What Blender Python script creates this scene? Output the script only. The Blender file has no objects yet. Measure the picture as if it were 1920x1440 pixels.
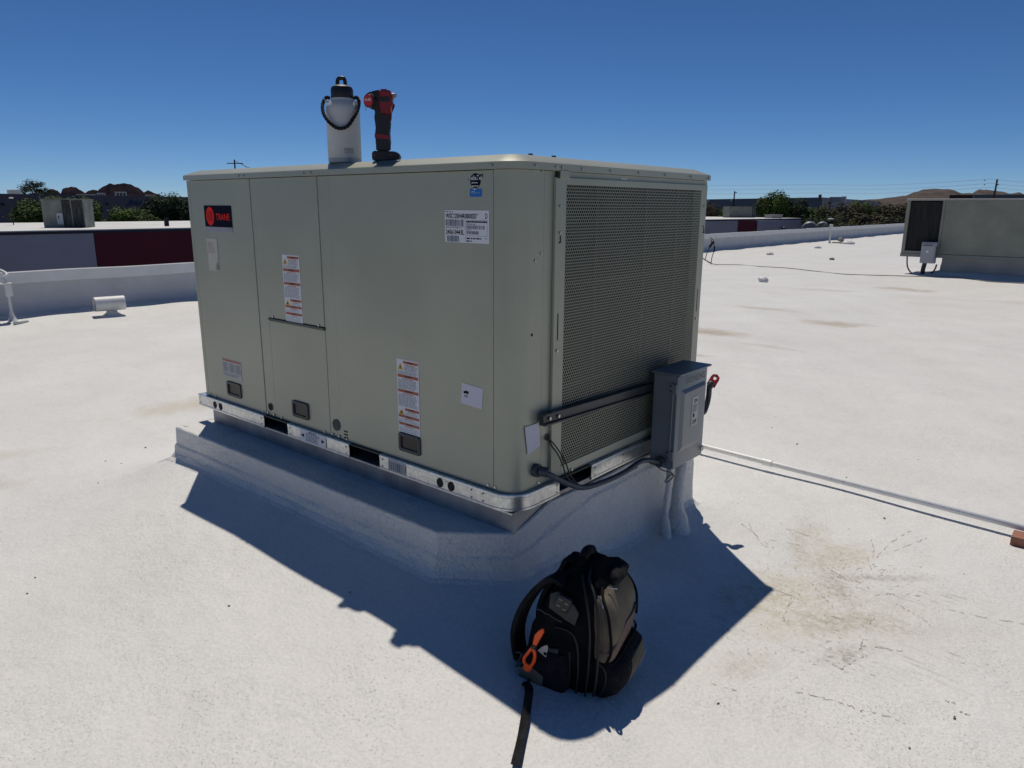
import bpy, bmesh, math, random
import numpy as np
from mathutils import Vector, Matrix, noise
random.seed(7)
SC = bpy.context.scene
COL = SC.collection
R = math.radians

# ------------------------------------------------------------------ camera
CAM = Vector((1.633, -1.941, 1.049)); YAW, PITCH, ROLL, FPX = 2.27468, .23874, .0056, 1369.925
_f = Vector((math.cos(PITCH)*math.cos(YAW), math.cos(PITCH)*math.sin(YAW), -math.sin(PITCH)))
_r = _f.cross(Vector((0, 0, 1))).normalized(); _u = _r.cross(_f)
_rt = math.cos(ROLL)*_r + math.sin(ROLL)*_u; _up = -math.sin(ROLL)*_r + math.cos(ROLL)*_u
cd = bpy.data.cameras.new('camera'); cam = bpy.data.objects.new('camera', cd); COL.objects.link(cam)
m = Matrix((_rt, _up, -_f)).transposed().to_4x4(); m.translation = CAM; cam.matrix_world = m
cd.sensor_width = 36; cd.lens = FPX/1920*36; cd.clip_end = 30000; cd.clip_start = .05
SC.camera = cam

# ------------------------------------------------------------------ world, sun, exposure
SUN = Vector((-.386, .30, 1)).normalized()
w = bpy.data.worlds.new("World"); SC.world = w; w.use_nodes = True
wn = w.node_tree.nodes; sky = wn.new('ShaderNodeTexSky'); sky.sky_type = 'NISHITA'; sky.sun_disc = False
sky.sun_elevation = math.asin(SUN.z); sky.sun_rotation = math.atan2(SUN.x, SUN.y)
sky.altitude = 1200; sky.air_density = .62; sky.dust_density = 0; sky.ozone_density = 11
hs = wn.new('ShaderNodeHueSaturation'); hs.inputs['Saturation'].default_value = 1.08; w.node_tree.links.new(sky.outputs[0], hs.inputs['Color']); w.node_tree.links.new(hs.outputs[0], wn['Background'].inputs[0]); wn['Background'].inputs[1].default_value = .106
sd = bpy.data.lights.new('sun', 'SUN'); sd.energy = 5; sd.angle = R(.5); sd.color = (1, .93, .82)
so = bpy.data.objects.new('sun', sd); COL.objects.link(so)
so.rotation_euler = (-SUN).to_track_quat('-Z', 'Y').to_euler(); so.location = (-6, 4, 16)
SC.view_settings.view_transform = 'Standard'; SC.view_settings.look = 'None'
SC.view_settings.gamma = 1; SC.view_settings.exposure = -.63

# ------------------------------------------------------------------ measuring helpers: sight line of a photo point onto a real plane
def ray(u, v): return (_f + (u-960)/FPX*_rt - (v-720)/FPX*_up).normalized()
def onz(u, v, z): d = ray(u, v); return CAM + d*((z-CAM.z)/d.z)
def ony(u, v, y=0.): d = ray(u, v); return CAM + d*((y-CAM.y)/d.y)
def onx(u, v, x=0.): d = ray(u, v); return CAM + d*((x-CAM.x)/d.x)
def far(u, dist, v=385):
    d = ray(u, v); k = dist/math.hypot(d.x, d.y); return CAM + d*k

# ------------------------------------------------------------------ materials
MATS = {}
def mat(name, col, rough=.6, metal=0., var=0., vscale=8., bump=0., bscale=60., bdist=.002, col2=None, spec=.5, stretch=None, det=4.):
    if name in MATS: return MATS[name]
    M = bpy.data.materials.new(name); M.use_nodes = True; nt = M.node_tree; N = nt.nodes; L = nt.links
    b = N['Principled BSDF']; b.inputs['Roughness'].default_value = rough; b.inputs['Metallic'].default_value = metal
    b.inputs['Specular IOR Level'].default_value = spec
    b.inputs['Base Color'].default_value = (*col, 1)
    tc = N.new('ShaderNodeTexCoord'); src = tc.outputs['Object']
    if stretch:
        mp = N.new('ShaderNodeMapping'); mp.inputs['Scale'].default_value = stretch; L.new(src, mp.inputs[0]); src = mp.outputs[0]
    if var or col2:
        n = N.new('ShaderNodeTexNoise'); n.inputs['Scale'].default_value = vscale; n.inputs['Detail'].default_value = det
        L.new(src, n.inputs['Vector'])
        cr = N.new('ShaderNodeValToRGB'); cr.color_ramp.elements[0].position = .35; cr.color_ramp.elements[1].position = .68
        c2 = col2 or tuple(min(1, c*(1+var)) for c in col); c1 = col if col2 else tuple(c*(1-var) for c in col)
        cr.color_ramp.elements[0].color = (*c1, 1); cr.color_ramp.elements[1].color = (*c2, 1)
        L.new(n.outputs[0], cr.inputs[0]); L.new(cr.outputs[0], b.inputs['Base Color'])
    if bump:
        n2 = N.new('ShaderNodeTexNoise'); n2.inputs['Scale'].default_value = bscale; n2.inputs['Detail'].default_value = 3
        L.new(src, n2.inputs['Vector'])
        bp = N.new('ShaderNodeBump'); bp.inputs['Strength'].default_value = bump; bp.inputs['Distance'].default_value = bdist
        L.new(n2.outputs[0], bp.inputs['Height']); L.new(bp.outputs[0], b.inputs['Normal'])
    MATS[name] = M; return M

PAINT = mat('unit_paint', (.375, .385, .305), .38, .22, .06, 2.2, .25, 6, .006)
PAINT_SHADE = mat('unit_paint_ledge_shade', (.03, .05, .045), .4)  # shade on the rail ledge, put into a darker green paint
PAINT_OLD = mat('old_unit_paint', (.22, .23, .19), .6, 0, .12, 2.5)
SEAM = mat('seam_dark', (.012, .013, .012), .8)
GALV = mat('galvanised', (.62, .64, .64), .33, .9, .14, 55, .15, 14, .002)
GALV2 = mat('galvanised_weathered', (.33, .33, .34), .55, .7, .2, 9, .2, 30, .003)
STEEL = mat('screw_steel', (.5, .5, .48), .35, 1)
COIL = mat('coil_fins', (.012, .012, .012), .8, 0, .5, 5, .6, 8, .01, stretch=(1, 1, 90))
BLK = mat('black_plastic', (.012, .012, .013), .45)
BLK_M = mat('black_matte', (.008, .008, .009), .9)
GREYP = mat('dark_grey_plastic', (.05, .05, .052), .5)
WHT = mat('label_white', (.70, .71, .74), .45)
WHT2 = mat('label_paper', (.55, .52, .45), .7, 0, .06, 30)
INK = mat('ink', (.015, .015, .02), .8, spec=.1)
INKG = mat('ink_grey', (.16, .18, .24), .6)
RED = mat('brand_red', (.85, .03, .025), .7, spec=.1)
NAVY = mat('navy', (.006, .007, .02), .8, spec=.08)
BLUE = mat('label_blue', (.0, .14, .5), .5)
BAND = mat('warning_band', (.40, .10, .045), .5)
YEL = mat('warning_yellow', (.62, .38, .03), .5)
BOXG = mat('enclosure_grey', (.19, .215, .235), .38, .2, .04, 5, .1, 20, .002)
CONDG = mat('conduit_grey', (.05, .06, .075), .5)
CABLE = mat('cable_dark', (.03, .022, .02), .5)

def roof_mat(name, stains=False, rough_k=.8, rough_d=.006):
    M = bpy.data.materials.new(name); M.use_nodes = True; nt = M.node_tree; N = nt.nodes; L = nt.links
    b = N['Principled BSDF']; b.inputs['Roughness'].default_value = .55; b.inputs['Specular IOR Level'].default_value = .35
    tc = N.new('ShaderNodeTexCoord'); P = tc.outputs['Object']
    def noise_(s, d=4., vec=P, rough=.55):
        n = N.new('ShaderNodeTexNoise'); n.inputs['Scale'].default_value = s; n.inputs['Detail'].default_value = d
        n.inputs['Roughness'].default_value = rough; L.new(vec, n.inputs['Vector']); return n.outputs[0]
    def mth(op, a, b_=None, c=None, cl=False):
        n = N.new('ShaderNodeMath'); n.operation = op; n.use_clamp = cl
        for i, x in enumerate((a, b_, c)):
            if x is None: continue
            if isinstance(x, (int, float)): n.inputs[i].default_value = x
            else: L.new(x, n.inputs[i])
        return n.outputs[0]
    def rng(x, a, b_, o0=0., o1=1.):
        n = N.new('ShaderNodeMapRange'); n.inputs[1].default_value = a; n.inputs[2].default_value = b_
        n.inputs[3].default_value = o0; n.inputs[4].default_value = o1; L.new(x, n.inputs[0]); return n.outputs[0]
    def mix(f, c1, c2):
        n = N.new('ShaderNodeMixRGB')
        if isinstance(f, float): n.inputs[0].default_value = f
        else: L.new(f, n.inputs[0])
        for i, c in ((1, c1), (2, c2)):
            if isinstance(c, tuple): n.inputs[i].default_value = (*c, 1)
            else: L.new(c, n.inputs[i])
        return n.outputs[0]
    base = mix(rng(noise_(1.3, 5), .3, .7), (.70, .685, .65), (.76, .748, .72))
    base = mix(rng(noise_(90, 2), .38, .62, 0., .55), base, (.60, .595, .575))
    # dark pits, gathered in patches
    pit = mth('MULTIPLY', rng(noise_(150, 2, rough=.7), .64, .70), rng(noise_(2.2, 3), .42, .62, .15, 1.))
    base = mix(mth('MULTIPLY', pit, .55), base, (.24, .22, .19))
    base = mix(rng(noise_(.55, 5, rough=.65), .42, .7, 0., .30), base, (.60, .585, .55))
    base = mix(rng(noise_(14, 4, rough=.7), .52, .72, 0., .22), base, (.55, .54, .51))
    if stains:
        sp = N.new('ShaderNodeSeparateXYZ'); L.new(P, sp.inputs[0]); X, Y = sp.outputs[0], sp.outputs[1]
        w1 = noise_(5, 5, rough=.65)
        grain = rng(noise_(38, 4, rough=.75), .40, .62, .2, 1.)
        def blob(cx, cy, rx, ry, ang=0., edge=1.):
            ca, sa = math.cos(R(ang)), math.sin(R(ang))
            dx = mth('SUBTRACT', X, cx); dy = mth('SUBTRACT', Y, cy)
            a = mth('ADD', mth('MULTIPLY', dx, ca/rx), mth('MULTIPLY', dy, sa/rx))
            c = mth('ADD', mth('MULTIPLY', dx, -sa/ry), mth('MULTIPLY', dy, ca/ry))
            d = mth('ADD', mth('MULTIPLY', a, a), mth('MULTIPLY', c, c))
            d = mth('ADD', mth('SQRT', d), mth('MULTIPLY', mth('SUBTRACT', w1, .5), 1.6))
            return rng(d, 1., .2)
        # brown ponding marks across the roof and the scuffed dirt right of the shadow
        for (cx, cy, rx, ry, an, k, cc) in STAINS:
            base = mix(mth('MULTIPLY', mth('MULTIPLY', blob(cx, cy, rx, ry, an), k), grain if cx > -1 else 1.), base, cc)
        zone = blob(.92, 1.0, 1.0, .95)
        for ang, sc_, k in ((62, 9, .55), (-28, 8, .5), (15, 12, .4)):
            mp = N.new('ShaderNodeMapping'); mp.inputs['Rotation'].default_value = (0, 0, R(ang)); mp.inputs['Scale'].default_value = (1, 9, 1)
            L.new(P, mp.inputs[0])
            st = rng(noise_(sc_*.5, 3, mp.outputs[0], .7), .60, .70)
            st = mth('MULTIPLY', st, mth('MULTIPLY', zone, rng(noise_(3.5, 3), .45, .62)))
            base = mix(mth('MULTIPLY', st, k), base, (.26, .225, .155))
        mp = N.new('ShaderNodeMapping'); mp.inputs['Scale'].default_value = (.25, 2.2, 1); L.new(P, mp.inputs[0])
        st = rng(noise_(1.2, 4, mp.outputs[0]), .55, .75, 0, .16)
        base = mix(st, base, (.55, .51, .44))
    L.new(base, b.inputs['Base Color'])
    h = mth('ADD', mth('MULTIPLY', noise_(70, 3), .6), mth('ADD', mth('MULTIPLY', noise_(9, 3), 1.6), mth('MULTIPLY', noise_(2.6, 3), 3.5)))
    h = mth('ADD', h, mth('MULTIPLY', pit, -.5))
    bp = N.new('ShaderNodeBump'); bp.inputs['Strength'].default_value = rough_k; bp.inputs['Distance'].default_value = rough_d
    L.new(h, bp.inputs['Height']); L.new(bp.outputs[0], b.inputs['Normal'])
    MATS[name] = M; return M
BR = (.40, .31, .20); TN = (.50, .44, .31)
STAINS = [(-2.6, 6.9, .8, .42, 20, .75, BR), (-2.2, 5.4, .6, .12, 10, .5, BR), (-2.9, 9.6, .7, .2, 10, .45, BR), (-1.95, 14.6, .75, .35, 0, .6, BR), (-1.54, 8.9, .6, .3, 10, .65, BR), (-1.5, 6.5, .5, .15, 0, .35, BR),
          (-3.2, 13.2, .9, .3, 10, .3, BR), (.2, 13.6, 1.2, .25, 0, .3, BR),
          (-4.1, .9, .9, .28, 80, .6, TN), (-3.9, -.7, .5, .14, 60, .3, TN), (-3.2, -.9, .35, .12, 60, .3, TN),
          (.70, .80, .40, .26, 100, .85, TN), (.80, 1.45, .35, .12, 70, .75, TN), (1.0, 1.0, .5, .4, 0, .35, TN), (.62, 1.55, .4, .12, 120, .5, TN), (.98, .85, .28, .10, 40, .6, (.36, .30, .2)),
          (.80, .33, .2, .09, 70, .4, BR), (.62, 1.35, .28, .05, 110, .5, (.36, .31, .2)), (.99, 1.35, .3, .04, 40, .55, (.3, .26, .2)),
          (1.05, .62, .15, .06, 60, .7, (.27, .24, .17)), (.86, 1.12, .22, .07, 130, .6, (.3, .26, .19))]
ROOF = roof_mat('roof_coating', True)
FOAM = roof_mat('foam_coating', False, 1., .011)

# ------------------------------------------------------------------ object helpers
ORG = {}
def tag(o, label=None, cat=None, group=None, kind=None):
    if label: o['label'] = label
    if cat: o['category'] = cat
    if group: o['group'] = group
    if kind: o['kind'] = kind
    return o
def thing(name, label, cat, loc=(0, 0, 0), rot=0., group=None):
    """Empty at the base; world-authored parts subtract loc (rot must be 0 for those)."""
    o = bpy.data.objects.new(name, None); COL.objects.link(o); o.location = loc; o.rotation_euler = (0, 0, rot)
    o.empty_display_size = .1
    ORG[o.name] = Vector(loc) if rot == 0 else None
    return tag(o, label, cat, group)
def link(name, me, mt, parent=None, loc=None):
    if mt is not None and not me.materials: me.materials.append(mt)
    o = bpy.data.objects.new(name, me); COL.objects.link(o)
    if parent is not None: o.parent = parent
    if loc is not None: o.location = loc
    return o
def org_of(p):
    while p is not None:
        if p.name in ORG: return ORG[p.name] or Vector()
        p = p.parent
    return Vector()
TINY = """text_lines barcode header_words subheading print_marks lid_bolts lid_screws guard_screws guard_slots cabinet_screws
rail_holes vent_slots emblem_lines arrows hole_bridge rule_lines lettering bolts rivets logo_frame embroidered_patch buckle_bars
wall_sign coil_brace strap_collar conduit_hub sticker_banner anvil pipe_strap""".split()
def build(name, bm, mt, parent=None, smooth=False, kind=None, label=None, cat=None, group=None):
    if name in TINY and parent is not None: kind = 'stuff'
    if parent is not None:
        o0 = org_of(parent)
        if o0.length: bmesh.ops.translate(bm, verts=bm.verts, vec=-o0)
        loc = None
    else:
        lo = Vector((min(v.co.x for v in bm.verts), min(v.co.y for v in bm.verts), min(v.co.z for v in bm.verts)))
        hi = Vector((max(v.co.x for v in bm.verts), max(v.co.y for v in bm.verts), max(v.co.z for v in bm.verts)))
        loc = Vector(((lo.x+hi.x)/2, (lo.y+hi.y)/2, lo.z)) if kind != 'structure' else None
        if loc: bmesh.ops.translate(bm, verts=bm.verts, vec=-loc)
    me = bpy.data.meshes.new(name); bm.normal_update(); bm.to_mesh(me); bm.free()
    if smooth:
        for p in me.polygons: p.use_smooth = True
        if smooth != True:
            try: me.set_sharp_from_angle(angle=R(smooth))
            except Exception: pass
    o = link(name, me, mt, parent, loc)
    return tag(o, label, cat, group, kind)
def BM(): return bmesh.new()
def box(bm, x0, x1, y0, y1, z0, z1, bev=0., seg=1, M=None):
    vs = [bm.verts.new((x, y, z)) for x in (x0, x1) for y in (y0, y1) for z in (z0, z1)]
    fs = [bm.faces.new([vs[i] for i in q]) for q in ((0, 1, 3, 2), (4, 6, 7, 5), (0, 4, 5, 1), (2, 3, 7, 6), (0, 2, 6, 4), (1, 5, 7, 3))]
    if bev:
        es = list({e for f in fs for e in f.edges})
        r = bmesh.ops.bevel(bm, geom=es, offset=bev, segments=seg, affect='EDGES', profile=.5)
        vs = list({v for f in r['faces'] for v in f.verts} | {v for v in vs if v.is_valid})
    if M is not None: bmesh.ops.transform(bm, matrix=M, verts=[v for v in vs if v.is_valid])
    return bm
def bx(name, x0, x1, y0, y1, z0, z1, mt, parent=None, bev=.0, seg=1, **k):
    return build(name, box(BM(), x0, x1, y0, y1, z0, z1, bev, seg), mt, parent, **k)
def frame_of(d):
    d = d.normalized(); a = Vector((0, 0, 1)) if abs(d.z) < .9 else Vector((1, 0, 0))
    s = d.cross(a).normalized(); return s, s.cross(d)
def tube(bm, pts, rad, n=8, cap=True):
    pts = [Vector(p) for p in pts]; rr = rad if isinstance(rad, (list, tuple)) else [rad]*len(pts)
    rings = []; s = None
    for i, p in enumerate(pts):
        d = (pts[min(i+1, len(pts)-1)] - pts[max(i-1, 0)])
        d.normalize()
        if s is None: s, t = frame_of(d)
        else:
            s = (s - d*s.dot(d)).normalized(); t = s.cross(d)
        rings.append([bm.verts.new(p + rr[i]*(math.cos(a)*s + math.sin(a)*t)) for a in [2*math.pi*k/n for k in range(n)]])
    for a, b in zip(rings, rings[1:]):
        for k in range(n): bm.faces.new((a[k], a[(k+1) % n], b[(k+1) % n], b[k]))
    if cap:
        bm.faces.new(rings[0][::-1]); bm.faces.new(rings[-1])
    return bm
def smoothpts(pts, n=6):
    P = [Vector(p) for p in pts]; out = []
    for i in range(len(P)-1):
        a, b, c, d = P[max(i-1, 0)], P[i], P[i+1], P[min(i+2, len(P)-1)]
        for k in range(n):
            t = k/n; out.append(.5*((2*b) + (c-a)*t + (2*a-5*b+4*c-d)*t*t + (3*b-3*c+d-a)*t**3))
    out.append(P[-1]); return out
def ribbon(bm, pts, wdir, width, th=.002):
    """flat strap: pts centre line, wdir width direction (single or list)"""
    pts = [Vector(p) for p in pts]; prev = None
    for i, p in enumerate(pts):
        d = (pts[min(i+1, len(pts)-1)] - pts[max(i-1, 0)]).normalized()
        wd = Vector(wdir[i] if isinstance(wdir, list) else wdir); wd = (wd - d*wd.dot(d)).normalized(); nn = wd.cross(d)
        wi = width[i] if isinstance(width, list) else width
        ring = [bm.verts.new(p + wd*a*wi/2 + nn*b*th/2) for a, b in ((-1, -1), (1, -1), (1, 1), (-1, 1))]
        if prev:
            for k in range(4): bm.faces.new((prev[k], prev[(k+1) % 4], ring[(k+1) % 4], ring[k]))
        else: bm.faces.new(ring[::-1])
        prev = ring
    bm.faces.new(prev); return bm
def lathe(bm, prof, cx, cy, n=32, z0=0.):
    rings = [[bm.verts.new((cx + r*math.cos(2*math.pi*k/n), cy + r*math.sin(2*math.pi*k/n), z0+z)) for k in range(n)] for r, z in prof]
    for a, b in zip(rings, rings[1:]):
        for k in range(n): bm.faces.new((a[k], a[(k+1) % n], b[(k+1) % n], b[k]))
    bm.faces.new(rings[0][::-1]); bm.faces.new(rings[-1]); return bm
def prism(bm, poly, z0, z1, M=None):
    """poly: 2D outline (x,y) -> solid between z0 and z1"""
    a = [bm.verts.new((x, y, z0)) for x, y in poly]; b = [bm.verts.new((x, y, z1)) for x, y in poly]
    bm.faces.new(a[::-1]); bm.faces.new(b); n = len(poly)
    for k in range(n): bm.faces.new((a[k], a[(k+1) % n], b[(k+1) % n], b[k]))
    if M is not None: bmesh.ops.transform(bm, matrix=M, verts=a+b)
    return bm
# planes for flat prints: (origin, U, V, N)
FRONT = (Vector((0, 0, 0)), Vector((1, 0, 0)), Vector((0, 0, 1)), Vector((0, -1, 0)))
RIGHT = (Vector((0, 0, 0)), Vector((0, 1, 0)), Vector((0, 0, 1)), Vector((1, 0, 0)))
def on(pl, u, v, off=0.): return pl[0] + pl[1]*u + pl[2]*v + pl[3]*off
def rects(bm, pl, rs, off):
    for (u0, u1, v0, v1) in rs:
        bm.faces.new([bm.verts.new(on(pl, *q, off)) for q in ((u0, v0), (u1, v0), (u1, v1), (u0, v1))])
    return bm
def quad(bm, pl, uv, off):
    bm.faces.new([bm.verts.new(on(pl, *q, off)) for q in uv]); return bm
def disc(bm, pl, u, v, r, off, n=16, ry=None):
    bm.faces.new([bm.verts.new(on(pl, u + r*math.cos(2*math.pi*k/n), v + (ry or r)*math.sin(2*math.pi*k/n), off)) for k in range(n)]); return bm
def text(s, pl, u0, u1, v0, v1, off, mt, parent, name='lettering', shear=0., bold=.0):
    cu = bpy.data.curves.new('txt', 'FONT'); cu.body = s; cu.shear = shear; cu.offset = bold; cu.resolution_u = 2
    t = bpy.data.objects.new('txt', cu); COL.objects.link(t)
    dg = bpy.context.evaluated_depsgraph_get(); me = bpy.data.meshes.new_from_object(t.evaluated_get(dg))
    bpy.data.objects.remove(t); bpy.data.curves.remove(cu)
    bm = BM(); bm.from_mesh(me); bpy.data.meshes.remove(me)
    xs = [v.co.x for v in bm.verts]; ys = [v.co.y for v in bm.verts]
    a, b, c, d = min(xs), max(xs), min(ys), max(ys)
    for v in bm.verts:
        v.co = on(pl, u0 + (v.co.x-a)/(b-a)*(u1-u0), v0 + (v.co.y-c)/(d-c)*(v1-v0), off)
    return build(name, bm, mt, parent)
def screws(bm, pl, pts, r=.006, h=.004):
    for (u, v) in pts:
        n = 6; a = [on(pl, u+r*math.cos(2*math.pi*k/n), v+r*math.sin(2*math.pi*k/n), 0) for k in range(n)]
        va = [bm.verts.new(p) for p in a]; vb = [bm.verts.new(p+pl[3]*h) for p in a]; bm.faces.new(vb)
        for k in range(n): bm.faces.new((va[k], va[(k+1) % n], vb[(k+1) % n], vb[k]))
    return bm
def blurb(pl, u0, u1, v0, v1, lines, off, mt, parent, name='text_lines', fill=.55, seed=1, gapw=.004, lw=.012):
    """rows of fine print too small to read: short dashes"""
    rd = random.Random(seed); rs = []; dh = (v1-v0)/lines
    for i in range(lines):
        z1 = v1-i*dh - dh*(1-fill)/2; z0 = z1-dh*fill; x = u0; end = u1 - (u1-u0)*rd.uniform(0, .18)
        while x < end:
            l = rd.uniform(.4, 1.5)*lw; rs.append((x, min(x+l, end), z0, z1)); x += l + gapw*rd.uniform(.7, 1.4)
    return build(name, rects(BM(), pl, rs, off), mt, parent)

# ------------------------------------------------------------------ roof sheet
G = -.55
CURB = [(-2.26, 1.43), (-2.30, -.19), (-.23, -.18), (-.035, -.027), (-.008, .002), (.004, .045), (.012, 1.43)]
def seg_d(px, py, a, b):
    ax, ay = a; bx_, by = b; vx, vy = bx_-ax, by-ay; t = np.clip(((px-ax)*vx+(py-ay)*vy)/(vx*vx+vy*vy), 0, 1)
    return np.hypot(px-ax-t*vx, py-ay-t*vy)
def poly_d(px, py, poly):
    d = np.full(np.shape(px), 1e9); inside = np.zeros(np.shape(px), bool)
    for i in range(len(poly)):
        a, b = poly[i], poly[(i+1) % len(poly)]; d = np.minimum(d, seg_d(px, py, a, b))
        c = ((a[1] > py) != (b[1] > py)); xx = (b[0]-a[0])*(py-a[1])/((b[1]-a[1]) or 1e-9)+a[0]
        inside ^= (c & (px < xx))
    return np.where(inside, 0, d)
CURB2 = [(-2.05, 18.36), (1.1, 18.36), (1.1, 19.6), (-2.05, 19.6)]
def roof_z(px, py):
    px = np.asarray(px, float); py = np.asarray(py, float)
    d = poly_d(px, py, CURB); t = np.maximum(np.clip((py+.45)/.5, 0, 1)*np.clip(px/.4, 0, 1), np.clip((py-.2)/.5, 0, 1))
    amp = (.18+.045*np.clip(-px/1.2, 0, 1))*(1-t)+.06*t; k = (1.0-.5*np.clip((-1.9-px)/.5, 0, 1))*(1-t)+.25*t; h0 = .04*np.exp(-((px-.2)**2+(py-.2)**2)/2.56)
    h = h0 + amp*np.exp(-np.power(d/k, 1.15))
    h += .12*np.exp(-np.power(poly_d(px, py, CURB2)/.3, 1.2))
    dpar = np.abs(px + 10.42) / .3
    h += .10 * np.exp(-np.power(dpar, 1.3))
    wv = .010*np.sin(px*1.7+1.3*np.sin(py*.9))+.009*np.sin(py*2.1+px*.6+2)+.006*np.sin(px*4.3-py*3.1)+.004*np.sin(px*7.9+py*6.7+1)
    return G + h + wv*np.clip(d/.3, 0, 1)*(.35+.65*np.clip((np.hypot(px, py)-3)/4, 0, 1))
def axis(segs):
    o = [segs[0][0]]
    for a, b, s in segs:
        n = max(1, round((b-a)/s)); o += [a+(b-a)*(i+1)/n for i in range(n)]
    return np.array(o)
ax = axis([(-10.5, -9.2, .07), (-9.2, -4, .16), (-4, 3, .04), (3, 9, .3)])
ay = axis([(-6, -2.2, .15), (-2.2, 4, .04), (4, 12, .1), (12, 24, .2), (24, 80, .5)])
XX, YY = np.meshgrid(ax, ay); ZZ = roof_z(XX, YY); nx, ny = len(ax), len(ay)
me = bpy.data.meshes.new('roof')
i0 = (np.arange(ny-1)[:, None]*nx+np.arange(nx-1)[None, :]).ravel()
me.from_pydata(np.stack([XX.ravel(), YY.ravel(), ZZ.ravel()], 1).tolist(), [], np.stack([i0, i0+1, i0+1+nx, i0+nx], 1).tolist())
for p in me.polygons: p.use_smooth = True
tag(link('roof', me, ROOF), kind='structure')
GZ = -7.6
WALLG = mat('wall_grey_paint', (.40, .385, .43), .8, 0, .05, .7)
bm = BM(); box(bm, -10.5, 9.05, -6.05, 80, GZ, G-.12)
build('building_below', bm, WALLG, kind='structure')
DIRT = mat('ground', (.20, .17, .13), .95, 0, .3, .02, col2=(.12, .11, .09))
me = bpy.data.meshes.new('ground'); nG = 48; vs = [(0, 0, GZ)]; fs = []
rr = [30, 100, 400, 1500, 6000, 14000]
for r_ in rr: vs += [(r_*math.cos(2*math.pi*k/nG), r_*math.sin(2*math.pi*k/nG), GZ) for k in range(nG)]
fs += [(0, 1+k, 1+(k+1) % nG) for k in range(nG)]
for j in range(len(rr)-1):
    for k in range(nG): a, b = 1+j*nG+k, 1+j*nG+(k+1) % nG; fs.append((a, a+nG, b+nG, b))
me.from_pydata(vs, [], fs); tag(link('ground', me, DIRT), kind='structure')

# ------------------------------------------------------------------ parapet wall at the roof edge
PARA = mat('parapet_coating', (.50, .505, .52), .6, 0, .06, 3, .35, 12, .01)
par = thing('parapet_wall', 'long low white coated parapet wall running along the far left edge of the roof', 'wall', (-10.25, 37, G))
bm = BM(); prof = [(-10.22, G+.0), (-10.33, G+.08), (-10.38, G+.15), (-10.40, G+.25), (-10.40, -.045)]
ys = axis([(-6, 6, .15), (6, 40, .4), (40, 80, 1.)]); prev = None
for y in ys:
    wob = .012*math.sin(y*2.3)+.008*math.sin(y*5.1+1)
    ring = [bm.verts.new((x+wob*max(0, 1-(z-G)/.3), y, z+.012*math.sin(y*3.1+x)*max(0, 1-(z-G)/.2))) for x, z in prof]
    if prev:
        for k in range(len(prof)-1): bm.faces.new((prev[k], ring[k], ring[k+1], prev[k+1]))
    prev = ring
build('wall_face', bm, PARA, par, smooth=True)
bm = BM(); prev = None
cpr = [(-10.38, -.05), (-10.365, -.05), (-10.362, .105), (-10.375, .118), (-10.65, .095), (-10.65, -.05)]
for y in ys:
    wz = .004*math.sin(y*1.3)+.003*math.sin(y*3.7)
    ring = [bm.verts.new((x, y, z+wz)) for x, z in cpr]
    if prev:
        for k in range(len(cpr)-1): bm.faces.new((prev[k], ring[k], ring[k+1], prev[k+1]))
    prev = ring
build('coping', bm, mat('coping_white', (.66, .67, .67), .5, 0, .05, 4, .2, 15, .005), par, smooth=40)
bx('outer_face', -10.64, -10.52, -6, 80, GZ, -.06, WALLG, par)

# ------------------------------------------------------------------ curb under the main unit
curb = thing('roof_curb', 'white foam-coated roof curb with wide ledge beneath the large grey-green air conditioner', 'roof curb', (-1.15, .6, G))
def curb_loft(poly, topf, parent, stepf, name='foam_ledge'):
    pts = []
    n = len(poly)
    for i in range(n):
        a, b = Vector(poly[i]), Vector(poly[(i+1) % n]); L_ = (b-a).length; m_ = max(1, round(L_/.035))
        pts += [(a.lerp(b, k/m_), i, k/m_) for k in range(m_)]
    N_ = len(pts); nor = []
    for i in range(N_):
        d1 = (pts[i][0]-pts[i-1][0]).normalized(); d2 = (pts[(i+1) % N_][0]-pts[i][0]).normalized()
        d = (d1+d2).normalized(); nv = Vector((d.y, -d.x)); k = 1/max(.5, nv.dot(Vector((d1.y, -d1.x)))); nor.append(nv*k)
    return pts, nor
pts, nor = curb_loft(CURB, None, None, None)
# CURB runs left side down, front, corner, right side up: outward normal is the right-hand side
bm = BM(); rows = []
def nz(p, s, a): return a*noise.noise(Vector((p.x*s, p.y*s, p[2]*s if len(p) > 2 else 0)))
for i, (p, e, t) in enumerate(pts):
    sgn = 1
    q = nor[i]
    if (Vector((-1.1, .6))-p).dot(q) > 0: q = -q
    right = p.y > 0 and p.x > -.02 and 3 <= e <= 5
    zt = -.15
    if right: zt = -.15 + .062*min(1, p.y/.2) if p.y < .2 else -.088+.004*math.sin(p.y*9)
    zb = float(roof_z(p.x+q.x*.03, p.y+q.y*.03))
    st = .008 if 1 <= e <= 5 else .002
    zs = -.245 if not right else -.245+.10*min(1, max(0, p.y/.5))
    H = []
    for off, z in ((-.055, -.152), (-.006, zt+.001), (0, zt-.004), (.002, zs+.02), (.003, zs+.004), (.003+st, zs-.010), (.005+st, (zs+zb)/2), (.010+st, zb+.03), (.024+st, zb+.008), (.06+st, zb-.012), (.11+st, zb-.05)):
        P_ = Vector((p.x+q.x*off, p.y+q.y*off, z))
        if off > 0: P_ += Vector((q.x, q.y, 0))*(.004*noise.noise(P_*9)+.0025*noise.noise(P_*23))
        if off >= .0: P_.z += .004*noise.noise(P_*7+Vector((5, 0, 0))) if z < zt-.05 else .0015*noise.noise(P_*12)
        H.append(P_)
    rows.append([bm.verts.new(P_) for P_ in H])
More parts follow.
